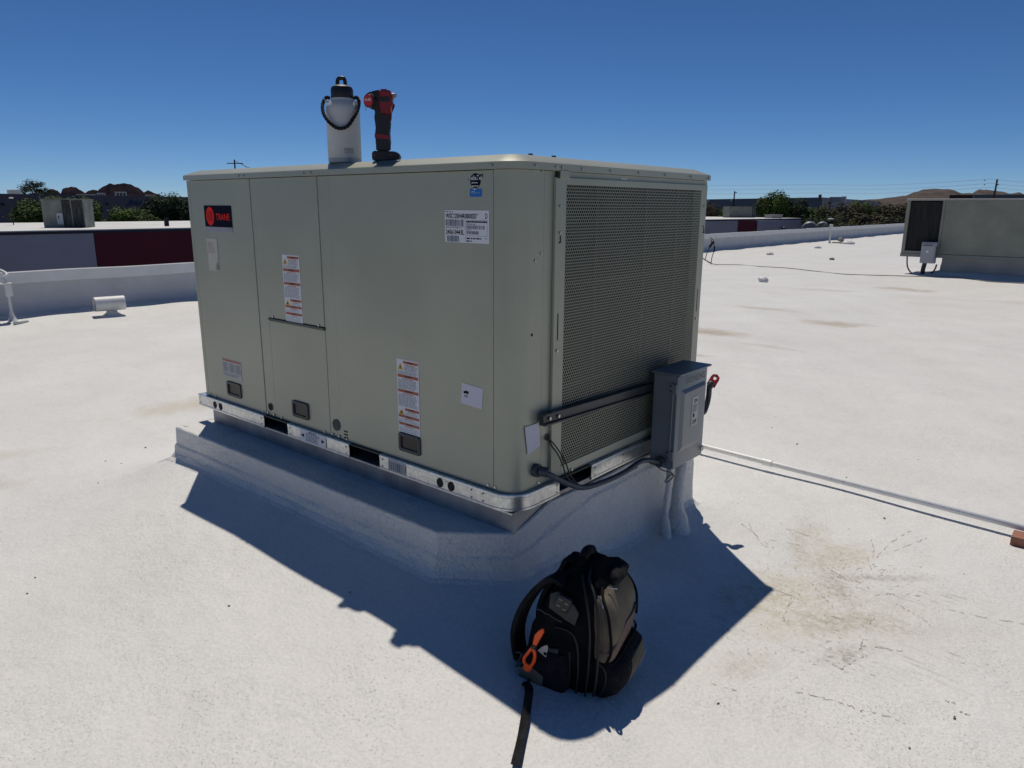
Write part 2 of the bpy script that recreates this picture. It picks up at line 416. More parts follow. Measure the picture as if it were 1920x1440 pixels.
for i in range(len(rows)):
    a, b = rows[i], rows[(i+1) % len(rows)]
    for k in range(len(a)-1): bm.faces.new((a[k], b[k], b[k+1], a[k+1]))
bm.faces.new([r_[0] for r_ in rows])
bmesh.ops.recalc_face_normals(bm, faces=bm.faces)
build('foam_ledge', bm, FOAM, curb, smooth=24)
bm = BM(); box(bm, -2.24, -.006, .004, 1.40, -.156, -.068, .0)
sk = build('adapter_skirt', bm, GALV2, curb)
bx('skirt_flange', -2.235, -.01, -.004, .006, -.076, -.069, GALV, curb)

# ------------------------------------------------------------------ the big unit
U = thing('rooftop_air_conditioner', 'large grey-green packaged air conditioner with perforated coil guard in the foreground', 'air conditioner', (-1.15, .7, -.065))
L_, W_, HB = 2.292, 1.416, 1.17
def ring_pts(x0, x1, y0, y1, rn, n=10, rs=.012):
    """rounded rectangle, near corner (x1,y0) has radius rn"""
    o = []
    for (cx, cy, r, a0) in ((x0, y0, rs, 180), (x1, y0, rn, 270), (x1, y1, rs, 0), (x0, y1, rs, 90)):
        m_ = n if r == rn else 3; sx = 1 if cx == x1 else -1; sy = 1 if cy == y1 else -1
        for k in range(m_+1):
            a = R(a0+90*k/m_); o.append((cx-sx*r+r*math.cos(a), cy-sy*r+r*math.sin(a)))
    return o
def ringloft(bm, specs, cap0=True, cap1=True):
    prev = None; first = None
    for ptsz in specs:
        ring = [bm.verts.new((x, y, z)) for (x, y), z in ptsz]
        if prev:
            n = len(ring)
            for k in range(n): bm.faces.new((prev[k], prev[(k+1) % n], ring[(k+1) % n], ring[k]))
        else: first = ring
        prev = ring
    if cap0: bm.faces.new(first[::-1])
    if cap1: bm.faces.new(prev)
    return bm
# dark inner chassis behind all seams
bx('chassis', -L_+.03, -.06, .03, W_-.03, .004, HB-.01, SEAM, U)
bm = BM()
def lidring(o, z, rn): return [(p, z) for p in ring_pts(-L_-o, o, -o, W_+o, max(.02, rn+o))]
ringloft(bm, [lidring(.006, HB+.002, .085), lidring(.013, HB+.002, .085), lidring(.013, HB+.024, .085), lidring(.011, HB+.027, .085), lidring(-.045, HB+.052, .09), lidring(-.055, HB+.0535, .09), lidring(-.5, HB+.062, .09)])
lid = build('lid', bm, PAINT, U, smooth=30)
bm = BM()
for e, pl, lst in ((0, (Vector((0, -.013, 0)), *FRONT[1:]), [(-1.735, HB+.0125), (-1.69, HB+.0125), (-1.20, HB+.0125), (-1.15, HB+.0125), (-.10, HB+.0125)]),
                   (1, (Vector((.013, 0, 0)), *RIGHT[1:]), [(.085, HB+.0125), (.20, HB+.0125), (.235, HB+.0125), (.36, HB+.0125), (.55, HB+.0125), (.76, HB+.0125), (.98, HB+.0125), (1.22, HB+.0125), (1.40, HB+.0125)])):
    screws(bm, pl, lst, .0065, .005)
build('lid_screws', bm, STEEL, lid)
bm = BM()
for y in (.22, .36): box(bm, -.13, -.118, y, y+.012, HB+.052, HB+.066)
build('lid_bolts', bm, BLK, lid)
# front panels: (name, x0, x1, z0, z1)
g = .0022
def panel(name, x0, x1, z0, z1, y0=0., th=.02, parent=U, mt=PAINT):
    return bx(name, x0+g/2, x1-g/2, y0, y0+th, z0+g/2, z1-g/2, mt, parent, bev=.0015)
panel('corner_trim', -L_, -2.262, 0, HB+.001)
pL = panel('access_panel', -2.262, -1.672, 0, HB+.001)
s1 = panel('divider_strip', -1.672, -1.585, 0, HB+.001, .003)
pU = panel('access_panel', -1.585, -1.128, .512, HB+.001)
pD = panel('access_panel', -1.585, -1.128, 0, .498, .002)
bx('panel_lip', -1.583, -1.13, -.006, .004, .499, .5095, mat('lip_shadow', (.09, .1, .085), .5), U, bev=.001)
s2 = panel('divider_strip', -1.128, -1.042, 0, HB+.001, .003)
pR = panel('access_panel', -1.042, -.104, 0, HB+.001)
# wrap-round corner panel
bm = BM(); rc = .082; plan = [(-.102, .006), (-.102, 0), (-rc, 0)] + [(-rc+rc*math.sin(R(a)), rc-rc*math.cos(R(a))) for a in range(9, 91, 9)] + [(0, .151), (-.006, .151)]
prev = None
for z in (.001, HB+.0005):
    ring = [bm.verts.new((x, y, z)) for x, y in plan]
    if prev:
        for k in range(len(plan)-1): bm.faces.new((prev[k], prev[k+1], ring[k+1], ring[k]))
    prev = ring
cp = build('corner_panel', bm, PAINT, U, smooth=35)
bx('corner_post', -.03, -.001, .1535, .235, .001, HB+.0005, PAINT, U, bev=.001)
bx('end_post', -.03, -.001, 1.345, W_, .001, HB+.0005, PAINT, U, bev=.001)
bx('header_strip', -.03, .001, .2, W_-.02, 1.135, HB+.0005, PAINT, U)
bx('rear_panel', -L_+.01, -.01, W_-.02, W_-.001, .001, HB-.01, PAINT, U)
bx('end_panel', -L_+.001, -L_+.025, .022, W_-.022, .001, HB-.01, PAINT, U)
bx('bottom_strip', -.03, .0, .236, 1.344, .001, .030, PAINT, U)
# coil
coil = bx('condenser_coil', -.075, -.035, .236, 1.343, .03, 1.134, COIL, U)
bm = BM()
for y in (.52, .9, 1.18): box(bm, -.034, -.028, y, y+.018, .03, 1.134)
for z in (.35, .75): box(bm, -.034, -.028, .24, 1.34, z, z+.012)
build('coil_brace', bm, mat('coil_brace_metal', (.03, .03, .03), .7), coil)
# guard: folded frame and perforated sheet
gu = bx('guard_frame', 0, .0125, .205, .268, .016, 1.150, PAINT, U, bev=.0012)
bx('guard_rail', 0, .0125, .2685, 1.3345, 1.126, 1.150, PAINT, gu, bev=.001)
bx('guard_rail', 0, .0125, .2685, 1.3345, .016, .050, PAINT, gu, bev=.001)
bx('guard_rail', 0, .0125, 1.335, 1.395, .016, 1.150, PAINT, gu, bev=.001)
bx('guard_tab', .0, .016, .225, .283, 1.146, HB+.004, PAINT, gu, bev=.001)
bx('guard_tab_gap', .0, .0145, .211, .222, 1.146, HB-.002, SEAM, gu)
def perforated(y0, y1, z0, z1, a=.0131, rh=.0057):
    rp = a*math.sqrt(3)/2; vs, fs = [], []; idx = {}
    def vid(y, z):
        k = (round(y*2e4), round(z*2e4))
        if k not in idx: idx[k] = len(vs); vs.append((.0112, y, z))
        return idx[k]
    nr = int((z1-z0)/rp)+2; nc = int((y1-y0)/a)+2
    for r_ in range(nr):
        zc = z0+(r_)*rp
        for c in range(nc):
            yc = y0+c*a+(a/2 if r_ % 2 else 0)
            if yc > y1+a*.4 or zc > z1+rp*.4: continue
            outer = []; hole = []
            for k in range(6):
                t0 = R(30+60*k); t1 = R(90+60*k); R0 = a/math.sqrt(3)
                A = (yc+R0*math.cos(t0), zc+R0*math.sin(t0)); B = (yc+R0*math.cos(t1), zc+R0*math.sin(t1))
                outer += [vid(*A), vid((A[0]+B[0])/2, (A[1]+B[1])/2)]
                for tt in (t0, (t0+t1)/2): vs.append((.0112, yc+rh*math.cos(tt), zc+rh*math.sin(tt))); hole.append(len(vs)-1)
            for k in range(12): fs.append((outer[k], outer[(k+1) % 12], hole[(k+1) % 12], hole[k]))
    return vs, fs
vs, fs = perforated(.268, 1.332, .054, 1.121)
o0 = ORG[U.name]; vs = [(x-o0.x, y-o0.y, z-o0.z) for x, y, z in vs]
me = bpy.data.meshes.new('perforated_sheet'); me.from_pydata(vs, [], fs)
link('perforated_sheet', me, PAINT, gu)
RG = (Vector((.0125, 0, 0)), *RIGHT[1:])
def rp(u, v, x=0.): p = onx(u, v, x); return p.y, p.z
def fp(u, v, y=0.): p = ony(u, v, y); return p.x, p.z
bm = screws(BM(), RG, [rp(1050, 387, .012), rp(1049.5, 437, .012), rp(1043.6, 658, .012), rp(1320, 387, .012), rp(1319, 425, .012), rp(1304, 597, .012), rp(1178, 838, .012), rp(1071, 880, .012)], .006, .005)
build('guard_screws', bm, STEEL, gu)
bm = BM()
for (u, v) in ((1049, 448), (1318.5, 431)):
    y, z = rp(u, v, .0125); pts_ = [on(RG, y+.006*math.cos(R(a)), z+.006*math.sin(R(a))-.008, .001) for a in range(-80, 60, 20)]
    tube(bm, [on(RG, y+.004, z+.012, .001)] + pts_[::-1] + [on(RG, y-.004, z-.012, .001)], .0022, 5)
for (u, v0, v1) in ((1046, 588, 638), (1308, 542, 583)):
    y, z = rp(u, v0, .0125); y2, z2 = rp(u, v1, .0125); rects(bm, RG, [(y-.003, y+.003, z2, z)], .0007)
build('guard_slots', bm, SEAM, gu)
bm = screws(BM(), RIGHT, [rp(1016.7, 321.7), rp(1003, 489), rp(1013.8, 475.5), rp(1008, 905), (.145, .012)], .005, .004)
screws(bm, FRONT, [(-.095, .014), (-.13, .014), (-1.06, .012), (-1.11, .012), (-1.60, .012), (-1.655, .012), (-2.245, .012), (-2.18, .010), (-1.70, .010), (-1.53, .010), (-1.17, .010), (-1.0, .010)], .0055, .004)
screws(bm, FRONT, [fp(512, 594), fp(598, 610)], .006, .004)
build('cabinet_screws', bm, STEEL, U)
bm = BM(); disc(bm, RIGHT, *rp(997, 628), .006, .0008); build('screw_hole', bm, SEAM, U)
bm = BM()
# base rail: webs with fork openings, holes, rounded corner
rail = None
def railseg(plan, z0=-.065, z1=0.0, t=.003):
    bm = BM(); prev = None
    prof = [(0, z1), (0, z0), (-.03, z0)]
    n = len(plan)
    nrm = []
    for i in range(n):
        d = (Vector(plan[min(i+1, n-1)])-Vector(plan[max(i-1, 0)])).normalized(); nrm.append(Vector((d.y, -d.x)))
    for i, p in enumerate(plan):
        rows_ = [(p[0]+nrm[i].x*o, p[1]+nrm[i].y*o, z) for o, z in ((-.03, z1), (0, z1), (.0015, z1-.003), (.0015, z1-.012), (0, z1-.014), (0, z0+.010), (.002, z0+.008), (.002, z0), (-.012, z0), (-.012, z0+.004), (-.003, z0+.005), (-.003, z1-.004))]
        ring = [bm.verts.new(q) for q in rows_]
        if prev:
            for k in range(len(ring)-1): bm.faces.new((prev[k], prev[k+1], ring[k+1], ring[k]))
        prev = ring
    return bm
yo = -.02; rc = .11
corner = [(-.75, yo), (-.12, yo)] + [(.02-rc+rc*math.sin(R(a)), yo+rc-rc*math.cos(R(a))) for a in range(0, 91, 10)] + [(.02, .253)]
base = build('base_rail', railseg([(-2.347, yo), (-2.2, yo), (-1.666, yo)]), GALV, U)
for pl_ in ([(-1.453, yo), (-.963, yo)], corner, [(.02, .476), (.02, W_)]):
    build('base_rail', railseg(pl_), GALV, U, smooth=30)
bx('rail_ledge', -2.34, -.06, -.0175, .03, -.004, -.0005, PAINT_SHADE, U)
bx('rail_ledge', -.03, .017, .06, W_, -.004, -.0005, PAINT_SHADE, U)
bx('rail_end', -2.347, -2.342, -.0195, .5, -.064, -.001, GALV, U)
bx('fork_pocket', -L_, -.1, .22, W_-.02, -.064, -.005, SEAM, U)
bx('fork_pocket', -.25, -.1, .03, W_-.02, -.063, -.005, SEAM, U)
FR = (Vector((0, yo-.0022, 0)), *FRONT[1:]); RR = (Vector((.0222, 0, 0)), *RIGHT[1:])
bm = BM()
for x in (-2.165, -2.105, -.375, -.312): disc(bm, FR, x, -.034, .018, .0, 16, .02)
for x in (-1.69, -1.43, -.985, -.73, -.2, -.14, -2.33):
    for z in (-.018, -.048): disc(bm, FR, x, z, .0035, .0, 8)
for y in (.235, .50, .72):
    for z in (-.018, -.048): disc(bm, RR, y, z, .0035, .0, 8)
build('rail_holes', bm, SEAM, U)
bm = BM(); rects(bm, FR, [(-2.147, -2.123, -.024, -.020), (-.357, -.33, -.024, -.020)], .0006); build('hole_bridge', bm, GALV, U)
lb = build('shipping_label', rects(BM(), FR, [(-1.345, -1.135, -.062, -.002)], .0006), WHT, U)
FR2 = (Vector((0, yo-.0032, 0)), *FRONT[1:])
bm = BM(); quad(bm, FR2, [(-1.335, -.032), (-1.31, -.022), (-1.31, -.042)], .0003); quad(bm, FR2, [(-1.145, -.032), (-1.17, -.042), (-1.17, -.022)], .0003)
build('arrows', bm, INK, lb)
blurb(FR2, -1.295, -1.185, -.056, -.012, 6, .0003, INKG, lb, lw=.01, gapw=.003); blurb(FR2, -1.27, -1.21, -.012, -.005, 1, .0003, INK, lb, fill=.8)
def barcode(pl, u0, u1, v0, v1, off, parent, mt=INK, seed=3, dens=.0016):
    rd = random.Random(seed); rs = []; x = u0
    while x < u1:
        w_ = rd.choice((1, 1, 2, 3))*dens; rs.append((x, min(x+w_, u1), v0, v1)); x += w_+rd.choice((1, 1, 2))*dens
    return build('barcode', rects(BM(), pl, rs, off), mt, parent)
lb = build('shipping_label', rects(BM(), FR, [(-.69, -.58, -.055, -.004)], .0006), mat('label_silver', (.42, .42, .42), .5), U)
barcode(FR2, -.683, -.59, -.05, -.014, .0003, lb, INKG, 5, .003)
# scuffs and smudges on the panels
rd = random.Random(21); bm = BM()
for k in range(26):
    x, z = rd.uniform(-2.2, -.12), rd.uniform(.03, 1.1); l_ = rd.uniform(.008, .05); a = rd.uniform(-.5, 2.2); w_ = rd.uniform(.0006, .0014)
    quad(bm, FRONT, [(x, z), (x+l_*math.cos(a), z+l_*math.sin(a)), (x+l_*math.cos(a)+w_, z+l_*math.sin(a)+w_), (x-w_, z+w_)], .0006)
for k in range(14):
    x, z = rd.uniform(-2.2, -.12), rd.uniform(.03, 1.1); disc(bm, FRONT, x, z, rd.uniform(.002, .005), .0005, 8, rd.uniform(.001, .003))
build('paint_scuffs', bm, mat('scuff_paint', (.25, .25, .205), .7), U, kind='stuff')
# recessed handles
def handle(x0, x1, z0, z1):
    h = U; bm = BM(); t = .014
    def ringo(o, y, rr_=.012): return [((x, yy), None) for x, yy in []]
    def rrp(o, r_):
        out = []
        for cx, cz, a0 in ((x1-o, z1-o, 0), (x0+o, z1-o, 90), (x0+o, z0+o, 180), (x1-o, z0+o, 270)):
            for k in range(5):
                a = R(a0+90*k/4); sx = 1 if cx > (x0+x1)/2 else -1; sz = 1 if cz > (z0+z1)/2 else -1
                out.append((cx-sx*r_+r_*math.cos(a), cz-sz*r_+r_*math.sin(a)))
        return out
    rings = [(0, .0, .012), (.0, -.006, .012), (.003, -.008, .011), (t, -.007, .006), (t+.001, -.0005, .006)]
    prev = None
    for o, y, r_ in rings:
        ring = [bm.verts.new((x, y, z)) for x, z in rrp(o, r_)]
        if prev:
            for k in range(len(ring)): bm.faces.new((prev[k], ring[k], ring[(k+1) % len(ring)], prev[(k+1) % len(ring)]))
        prev = ring
    ho = build('pull_handle', bm, GREYP, U, smooth=30)
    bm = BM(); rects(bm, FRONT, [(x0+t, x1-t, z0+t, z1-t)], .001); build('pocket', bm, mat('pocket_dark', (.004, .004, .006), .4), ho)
handle(-2.045, -1.902, .041, .121); handle(-1.425, -1.292, .041, .123); handle(-.638, -.505, .042, .123)
bm = BM(); x, z = fp(506.9, 762.9); disc(bm, FRONT, x, z, .02, .0006, 20); build('knockout', bm, mat('grommet', (.02, .02, .02), .7), U)
bm = BM(); disc(bm, FRONT, x+.003, z, .012, .0012, 16); build('knockout', bm, SEAM, U)
bm = BM(); x, z = fp(630.4, 796.9); disc(bm, FRONT, x, z, .028, .0006, 24); build('knockout', bm, mat('knockout_grey', (.07, .075, .07), .7), U)
bm = BM(); rects(bm, FRONT, [(-1.022, -.993, z_, z_+.007) for z_ in (.012+.0, .027, .042)], .0007); build('vent_slots', bm, SEAM, U)
# ---- brand plate
bp_ = build('brand_plate', rects(BM(), FRONT, [(-2.124, -1.852, .937, 1.044)], .002), NAVY, U)
build('plate_strip', rects(BM(), FRONT, [(-2.121, -1.855, .912, .9365)], .0018), mat('silver_strip', (.33, .33, .38), .5), bp_)
RB = (.62, .04, .03)
bm = BM(); n = 28
cxx, czz, rx_, rz_ = -2.066, .990, .040, .047
for k in range(9):  # globe cut into horizontal bands
    pass
disc(bm, FRONT, cxx, czz, rx_, .0024, 28, rz_); em = build('emblem', bm, RED, bp_)
rs = []
for k in range(9):
    zz = czz-.022+k*.0056; hw = rx_*math.sqrt(max(0, 1-((zz-czz)/rz_)**2)); rs.append((cxx-hw*.78, cxx+hw*.78, zz, zz+.0016))
build('emblem_lines', rects(BM(), FRONT, rs, .0028), NAVY, bp_)
text('TRANE', FRONT, -2.008, -1.874, .972, 1.004, .0025, RED, bp_, bold=.012)
blurb(FRONT, -1.91, -1.87, .925, .931, 1, .0022, INKG, bp_, lw=.008)
# ---- stickers
def sheet(name, plane, uv, mt, parent, off=.0012):
    return build(name, quad(BM(), plane, uv, off), mt, parent)
q_ = [fp(*p) for p in ((393.4, 506.5), (412, 508), (406.5, 447.6), (387, 446.6))]
lb = sheet('paper_label', FRONT, q_, WHT2, U, .0015)
blurb(FRONT, q_[3][0]+.012, q_[2][0]-.025, q_[0][1]+.09, q_[3][1]-.015, 9, .0019, mat('ink_faded', (.25, .2, .18), .7), lb, lw=.02, fill=.3)
bm = BM(); quad(bm, FRONT, [(q_[1][0]-.035, q_[1][1]+.004), (q_[1][0]-.001, q_[1][1]+.003), (q_[1][0]-.012, q_[1][1]+.05)], .004); build('curled_corner', bm, mat('paper_back', (.3, .29, .25), .7), lb)
def warn(px, parent, seed):
    P4 = [fp(*p) for p in px]; x0 = (P4[0][0]+P4[3][0])/2; x1 = (P4[1][0]+P4[2][0])/2; z1 = (P4[2][1]+P4[3][1])/2; z0 = (P4[0][1]+P4[1][1])/2
    lb = build('warning_label', rects(BM(), FRONT, [(x0, x1, z0, z1)], .0012), WHT, parent); W = x1-x0; H = z1-z0
    X = lambda t: x0+W*t; Z = lambda t: z1-H*t
    bands = [(.30, .97, .02, .055), (.03, .97, .205, .245), (.03, .97, .405, .445), (.33, .97, .655, .69), (.03, .97, .755, .79), (.03, .97, .86, .895)]
    for a, b, c, d in bands: build('header_band', rects(BM(), FRONT, [(X(a), X(b), Z(d), Z(c))], .0016), BAND, lb)
    build('header_words', rects(BM(), FRONT, [(X(.35), X(.68), Z(d-.01), Z(c+.008)) for a, b, c, d in bands[1:3]] + [(X(.5), X(.75), Z(d-.01), Z(c+.008)) for a, b, c, d in (bands[0], bands[3])] + [(X(.38), X(.65), Z(d-.01), Z(c+.008)) for a, b, c, d in bands[4:]], .002), mat('band_ink', (.12, .03, .02), .6), lb)
    build('subheading', rects(BM(), FRONT, [(X(a), X(b), Z(c+.009), Z(c)) for a, b, c in ((.38, .85, .068), (.25, .75, .255), (.25, .75, .455), (.45, .8, .70), (.3, .7, .80), (.3, .7, .905))], .0016), BAND, lb)
    for i, (zc, hh) in enumerate(((.10, .085), (.715, .075))):
        tri = build('warning_triangle', quad(BM(), FRONT, [(X(.04), Z(zc+hh/2)), (X(.30), Z(zc+hh/2)), (X(.17), Z(zc-hh/2))], .0017), YEL, lb)
        if i == 0: quad_ = [(X(.16), Z(zc+.032)), (X(.15), Z(zc+.004)), (X(.19), Z(zc-.022)), (X(.185), Z(zc+.006)), (X(.20), Z(zc+.006))]
        else: quad_ = [(X(.10), Z(zc+.03)), (X(.20), Z(zc+.012)), (X(.20), Z(zc-.014)), (X(.13), Z(zc+.005))]
        build('symbol', quad(BM(), FRONT, quad_, .0021), INK, lb)
    k = dict(lw=.014, gapw=.004)
    blurb(FRONT, X(.35), X(.95), Z(.15), Z(.082), 6, .0017, INKG, lb, seed=seed, fill=.42, **k)
    blurb(FRONT, X(.05), X(.95), Z(.20), Z(.155), 3, .0017, INKG, lb, seed=seed+1, fill=.42, **k)
    blurb(FRONT, X(.05), X(.95), Z(.395), Z(.27), 10, .0017, INKG, lb, seed=seed+2, fill=.42, **k)
    blurb(FRONT, X(.05), X(.95), Z(.635), Z(.47), 12, .0017, INKG, lb, seed=seed+3, fill=.42, **k)
    for j, (a, c, d, n_) in enumerate(((.36, .715, .75, 3), (.05, .815, .855, 3), (.05, .925, .99, 4))):
        blurb(FRONT, X(a), X(.95), Z(d), Z(c), n_, .0017, mat('ink_pale', (.35, .42, .48), .6), lb, seed=seed+5+j, fill=.4, **k)
warn([(537.7, 600.7), (569.8, 608), (560, 479.4), (527.8, 476.8)], U, 11)
warn([(748.3, 808.8), (788.4, 818.8), (785, 680), (743.6, 670.6)], U, 31)
P4 = [fp(*p) for p in ((419.4, 705), (455.4, 714), (451.7, 678), (415.2, 671.9))]
x0, x1, z0, z1 = P4[0][0], P4[1][0]-.005, (P4[0][1]+P4[1][1])/2, (P4[2][1]+P4[3][1])/2
lb = build('instruction_label', rects(BM(), FRONT, [(x0, x1, z0, z1)], .0012), mat('label_grey', (.45, .46, .46), .5), U)
build('header_band', rects(BM(), FRONT, [(x0+.005, x1-.005, z1-.012, z1-.003)], .0017), BAND, lb)
for k in range(3):
    a = x0+.006+k*(x1-x0)/3; b = a+(x1-x0)/3-.01; blurb(FRONT, a, b, z0+.03, z1-.02, 9, .0017, mat('ink_lt', (.25, .27, .28), .6), lb, seed=60+k, fill=.6, lw=.01, gapw=.002)
blurb(FRONT, x0+.006, x1-.03, z0+.006, z0+.024, 2, .0017, mat('ink_lt', (.25, .27, .28), .6), lb, seed=66)
# data plate
x0, x1, z0, z1 = -.343, -.122, .919, 1.034
dp = build('data_plate', rects(BM(), FRONT, [(x0, x1, z0, z1)], .0012), WHT, U)
W = x1-x0; H = z1-z0; X = lambda t: x0+W*t; Z = lambda t: z1-H*t
text('WSC120H4R0B005D*', FRONT, X(.025), X(.76), Z(.255), Z(.095), .0018, INK, dp, bold=.018)
text('D', FRONT, X(.915), X(.965), Z(.25), Z(.09), .0018, INK, dp, bold=.01)
text('240610443L', FRONT, X(.025), X(.445), Z(.755), Z(.60), .0018, INK, dp, bold=.018)
barcode(FRONT, X(.02), X(.44), Z(.49), Z(.29), .0018, dp, INKG, 7, .0012)
barcode(FRONT, X(.05), X(.33), Z(.98), Z(.79), .0018, dp, INKG, 8, .0012)
barcode(FRONT, X(.50), X(.90), Z(.57), Z(.46), .0018, dp, INKG, 9, .0014)
barcode(FRONT, X(.50), X(.77), Z(.73), Z(.63), .0018, dp, INKG, 10, .0014)
blurb(FRONT, X(.02), X(.2), Z(.075), Z(.03), 1, .0018, INKG, dp); blurb(FRONT, X(.02), X(.4), Z(.565), Z(.525), 1, .0018, INKG, dp)
blurb(FRONT, X(.50), X(.97), Z(.375), Z(.325), 1, .0018, INK, dp, fill=.9, gapw=.001); blurb(FRONT, X(.50), X(.70), Z(.44), Z(.40), 1, .0018, INK, dp); blurb(FRONT, X(.50), X(.62), Z(.615), Z(.585), 1, .0018, INKG, dp)
blurb(FRONT, X(.50), X(.86), Z(.88), Z(.835), 1, .0018, INK, dp, fill=.9); blurb(FRONT, X(.50), X(.62), Z(.96), Z(.92), 1, .0018, INK, dp, fill=.9)
text('D1', FRONT, X(.91), X(.955), Z(.875), Z(.82), .0018, INKG, dp)
build('rule_lines', rects(BM(), FRONT, [(X(.475), X(.479), Z(.98), Z(.30)), (X(.475), X(.96), Z(.305), Z(.295)), (X(.02), X(.475), Z(.515), Z(.507)), (X(.475), X(.96), Z(.78), Z(.772)), (X(.955), X(.959), Z(.78), Z(.34))], .0016), INKG, dp)
# blue stickers
xa, za = fp(881, 351); xb, zb_ = fp(902.5, 323); cx_, cz_ = (xa+xb)/2, (za+zb_)/2-.003
ov = build('round_sticker', disc(BM(), FRONT, cx_, cz_, (xb-xa)/2*.92, .0012, 28, (zb_-za)/2), NAVY, U)
quad(bm := BM(), FRONT, [(cx_-.034, cz_+.002), (cx_+.034, cz_+.010), (cx_+.036, cz_+.022), (cx_-.034, cz_+.014)], .0014); build('sticker_banner', bm, NAVY, ov)
text('ReliaTel', FRONT, cx_-.031, cx_+.031, cz_+.002, cz_+.018, .0019, WHT, ov, bold=.01)
for k, s_ in enumerate((.8, .7, .4)): blurb(FRONT, cx_-.022*s_, cx_+.022*s_, cz_-.010-.011*k, cz_-.004-.011*k, 1, .0018, WHT, ov, seed=k, lw=.006, gapw=.0015)
xa, za = fp(881.5, 369); xb, zb_ = fp(903.5, 354)
bl = build('blue_sticker', rects(BM(), FRONT, [(xa, xb, za, zb_)], .0012), BLUE, U)
text('A2L', FRONT, xa+.006, xa+.026, zb_-.017, zb_-.007, .0017, WHT, bl, shear=.2, bold=.02)
blurb(FRONT, xa+.03, xb-.005, zb_-.016, zb_-.009, 1, .0017, mat('pale_blue', (.2, .45, .7), .5), bl, lw=.006); blurb(FRONT, xa+.006, xb-.02, za+.009, za+.015, 1, .0017, mat('mid_blue', (.05, .25, .6), .5), bl)
# white tags (the coded squares are left blank)
q_ = [fp(*p) for p in ((864.7, 755), (904, 768), (906, 729), (866, 716.7))]
tg = sheet('white_sticker', FRONT, q_, mat('tag_white', (.60, .60, .68), .5), U)
cx_, cz_ = fp(874.5, 735)
bm = BM(); disc(bm, FRONT, cx_, cz_, .008, .0017, 12, .006); disc(bm, FRONT, cx_-.008, cz_-.002, .006, .0018, 12, .005); disc(bm, FRONT, cx_+.008, cz_-.001, .006, .0019, 12, .006); build('cloud_mark', bm, INK, tg, kind='stuff')
blurb(FRONT, cx_-.009, cx_+.009, cz_-.022, cz_-.010, 2, .0017, INKG, tg, lw=.005, gapw=.001, fill=.7)
q_ = [rp(*p) for p in ((988, 852.5), (1012, 835.5), (1008.9, 792), (983, 801))]
tg = sheet('white_sticker', RIGHT, q_, MATS['tag_white'], U, .003)
bm = BM(); y_, z_ = rp(1174, 333, .014); rects(bm, (Vector((.0015, 0, 0)), *RIGHT[1:]), [(y_-.02, y_+.03, 1.153, 1.160)], .0008)
build('small_tag', bm, WHT, U)

# ------------------------------------------------------------------ struts and disconnect box on the right face
STRUT = mat('strut_dark', (.05, .055, .065), .35, .6, .1, 20)
def strut(y0, y1, z0, z1, label, mt, zl=None):
    t = thing('strut_channel', label, 'strut channel', (.03, (y0+y1)/2, z0))
    dz = zl or 0.; bm = BM(); n = 2
    h = z1-z0
    prof = [(.014, 0), (.014, h), (.044, h), (.044, h-.007), (.034, h-.007), (.034, .007), (.044, .007), (.044, 0)]
    prev = None
    for y, ddz in ((y0, 0), (y1, dz)):
        ring = [bm.verts.new((x, y, z0+z+ddz)) for x, z in prof]
        if prev:
            for k in range(len(ring)): bm.faces.new((prev[k], prev[(k+1) % len(ring)], ring[(k+1) % len(ring)], ring[k]))
        else: bm.faces.new(ring[::-1])
        prev = ring
    bm.faces.new(prev); build('channel', bm, mt, t)
    bm = screws(BM(), (Vector((.0345, 0, 0)), *RIGHT[1:]), [(y0+.035, z0+h/2), (y0+.09, z0+h/2+dz*.1)], .007, .006); build('bolts', bm, STEEL, t)
strut(.125, .93, .252, .298, 'dark steel channel running across the coil guard to the switch box', STRUT, -.025)
bx0, bx1, by0, by1, bz0, bz1 = .05, .172, .905, 1.19, -.108, .332
DB = thing('disconnect_switch_box', 'grey electrical disconnect box with red lever bolted to the right side of the large unit', 'switch box', ((bx0+bx1)/2, (by0+by1)/2, bz0))
bx('enclosure', bx0, bx1-.012, by0+.004, by1-.004, bz0, bz1-.004, BOXG, DB, bev=.004, seg=2)
bx('rain_hood', bx0-.01, bx1+.012, by0-.003, by1+.018, bz1-.003, bz1+.006, mat('enclosure_top', (.16, .19, .21), .4, .2), DB, bev=.002)
dx = bx1
bm = BM(); box(bm, bx1-.0115, dx, by0, by1, bz0+.004, bz1-.006, .004, 2)
door = build('door', bm, BOXG, DB, smooth=40)
# raised field on the door
bm = BM()
def field(o, x): return [((x), y, z) for y, z in ((by0+.035+o, bz0+.075+o*1.6), (by0+.035+o, bz1-.075-o), (by1-.022-o, bz1-.068-o), (by1-.022-o, bz0+.12+o*1.6), (by1-.05-o, bz0+.075+o*1.6))]
prev = None
for o, x in ((0, dx), (.012, dx+.010), (.016, dx+.0115)):
    ring = [bm.verts.new(q) for q in field(o, x)]
    if prev:
        for k in range(5): bm.faces.new((prev[k], ring[k], ring[(k+1) % 5], prev[(k+1) % 5]))
    prev = ring
bm.faces.new(prev); bmesh.ops.recalc_face_normals(bm, faces=bm.faces)
build('raised_field', bm, BOXG, door, smooth=20)
DR = (Vector((dx, 0, 0)), *RIGHT[1:]); DF = (Vector((dx+.0118, 0, 0)), *RIGHT[1:])
text('SIEMENS', DR, by0+.075, by1-.02, bz1-.052, bz1-.022, .0008, mat('emboss_shade', (.10, .115, .125), .5), door)  # flat letters; shading of the embossed relief painted as darker grey
lz0, lz1, ly0, ly1 = rp(1297, 796, dx)[1], rp(1303, 741, dx)[1], by0+.125, by0+.185
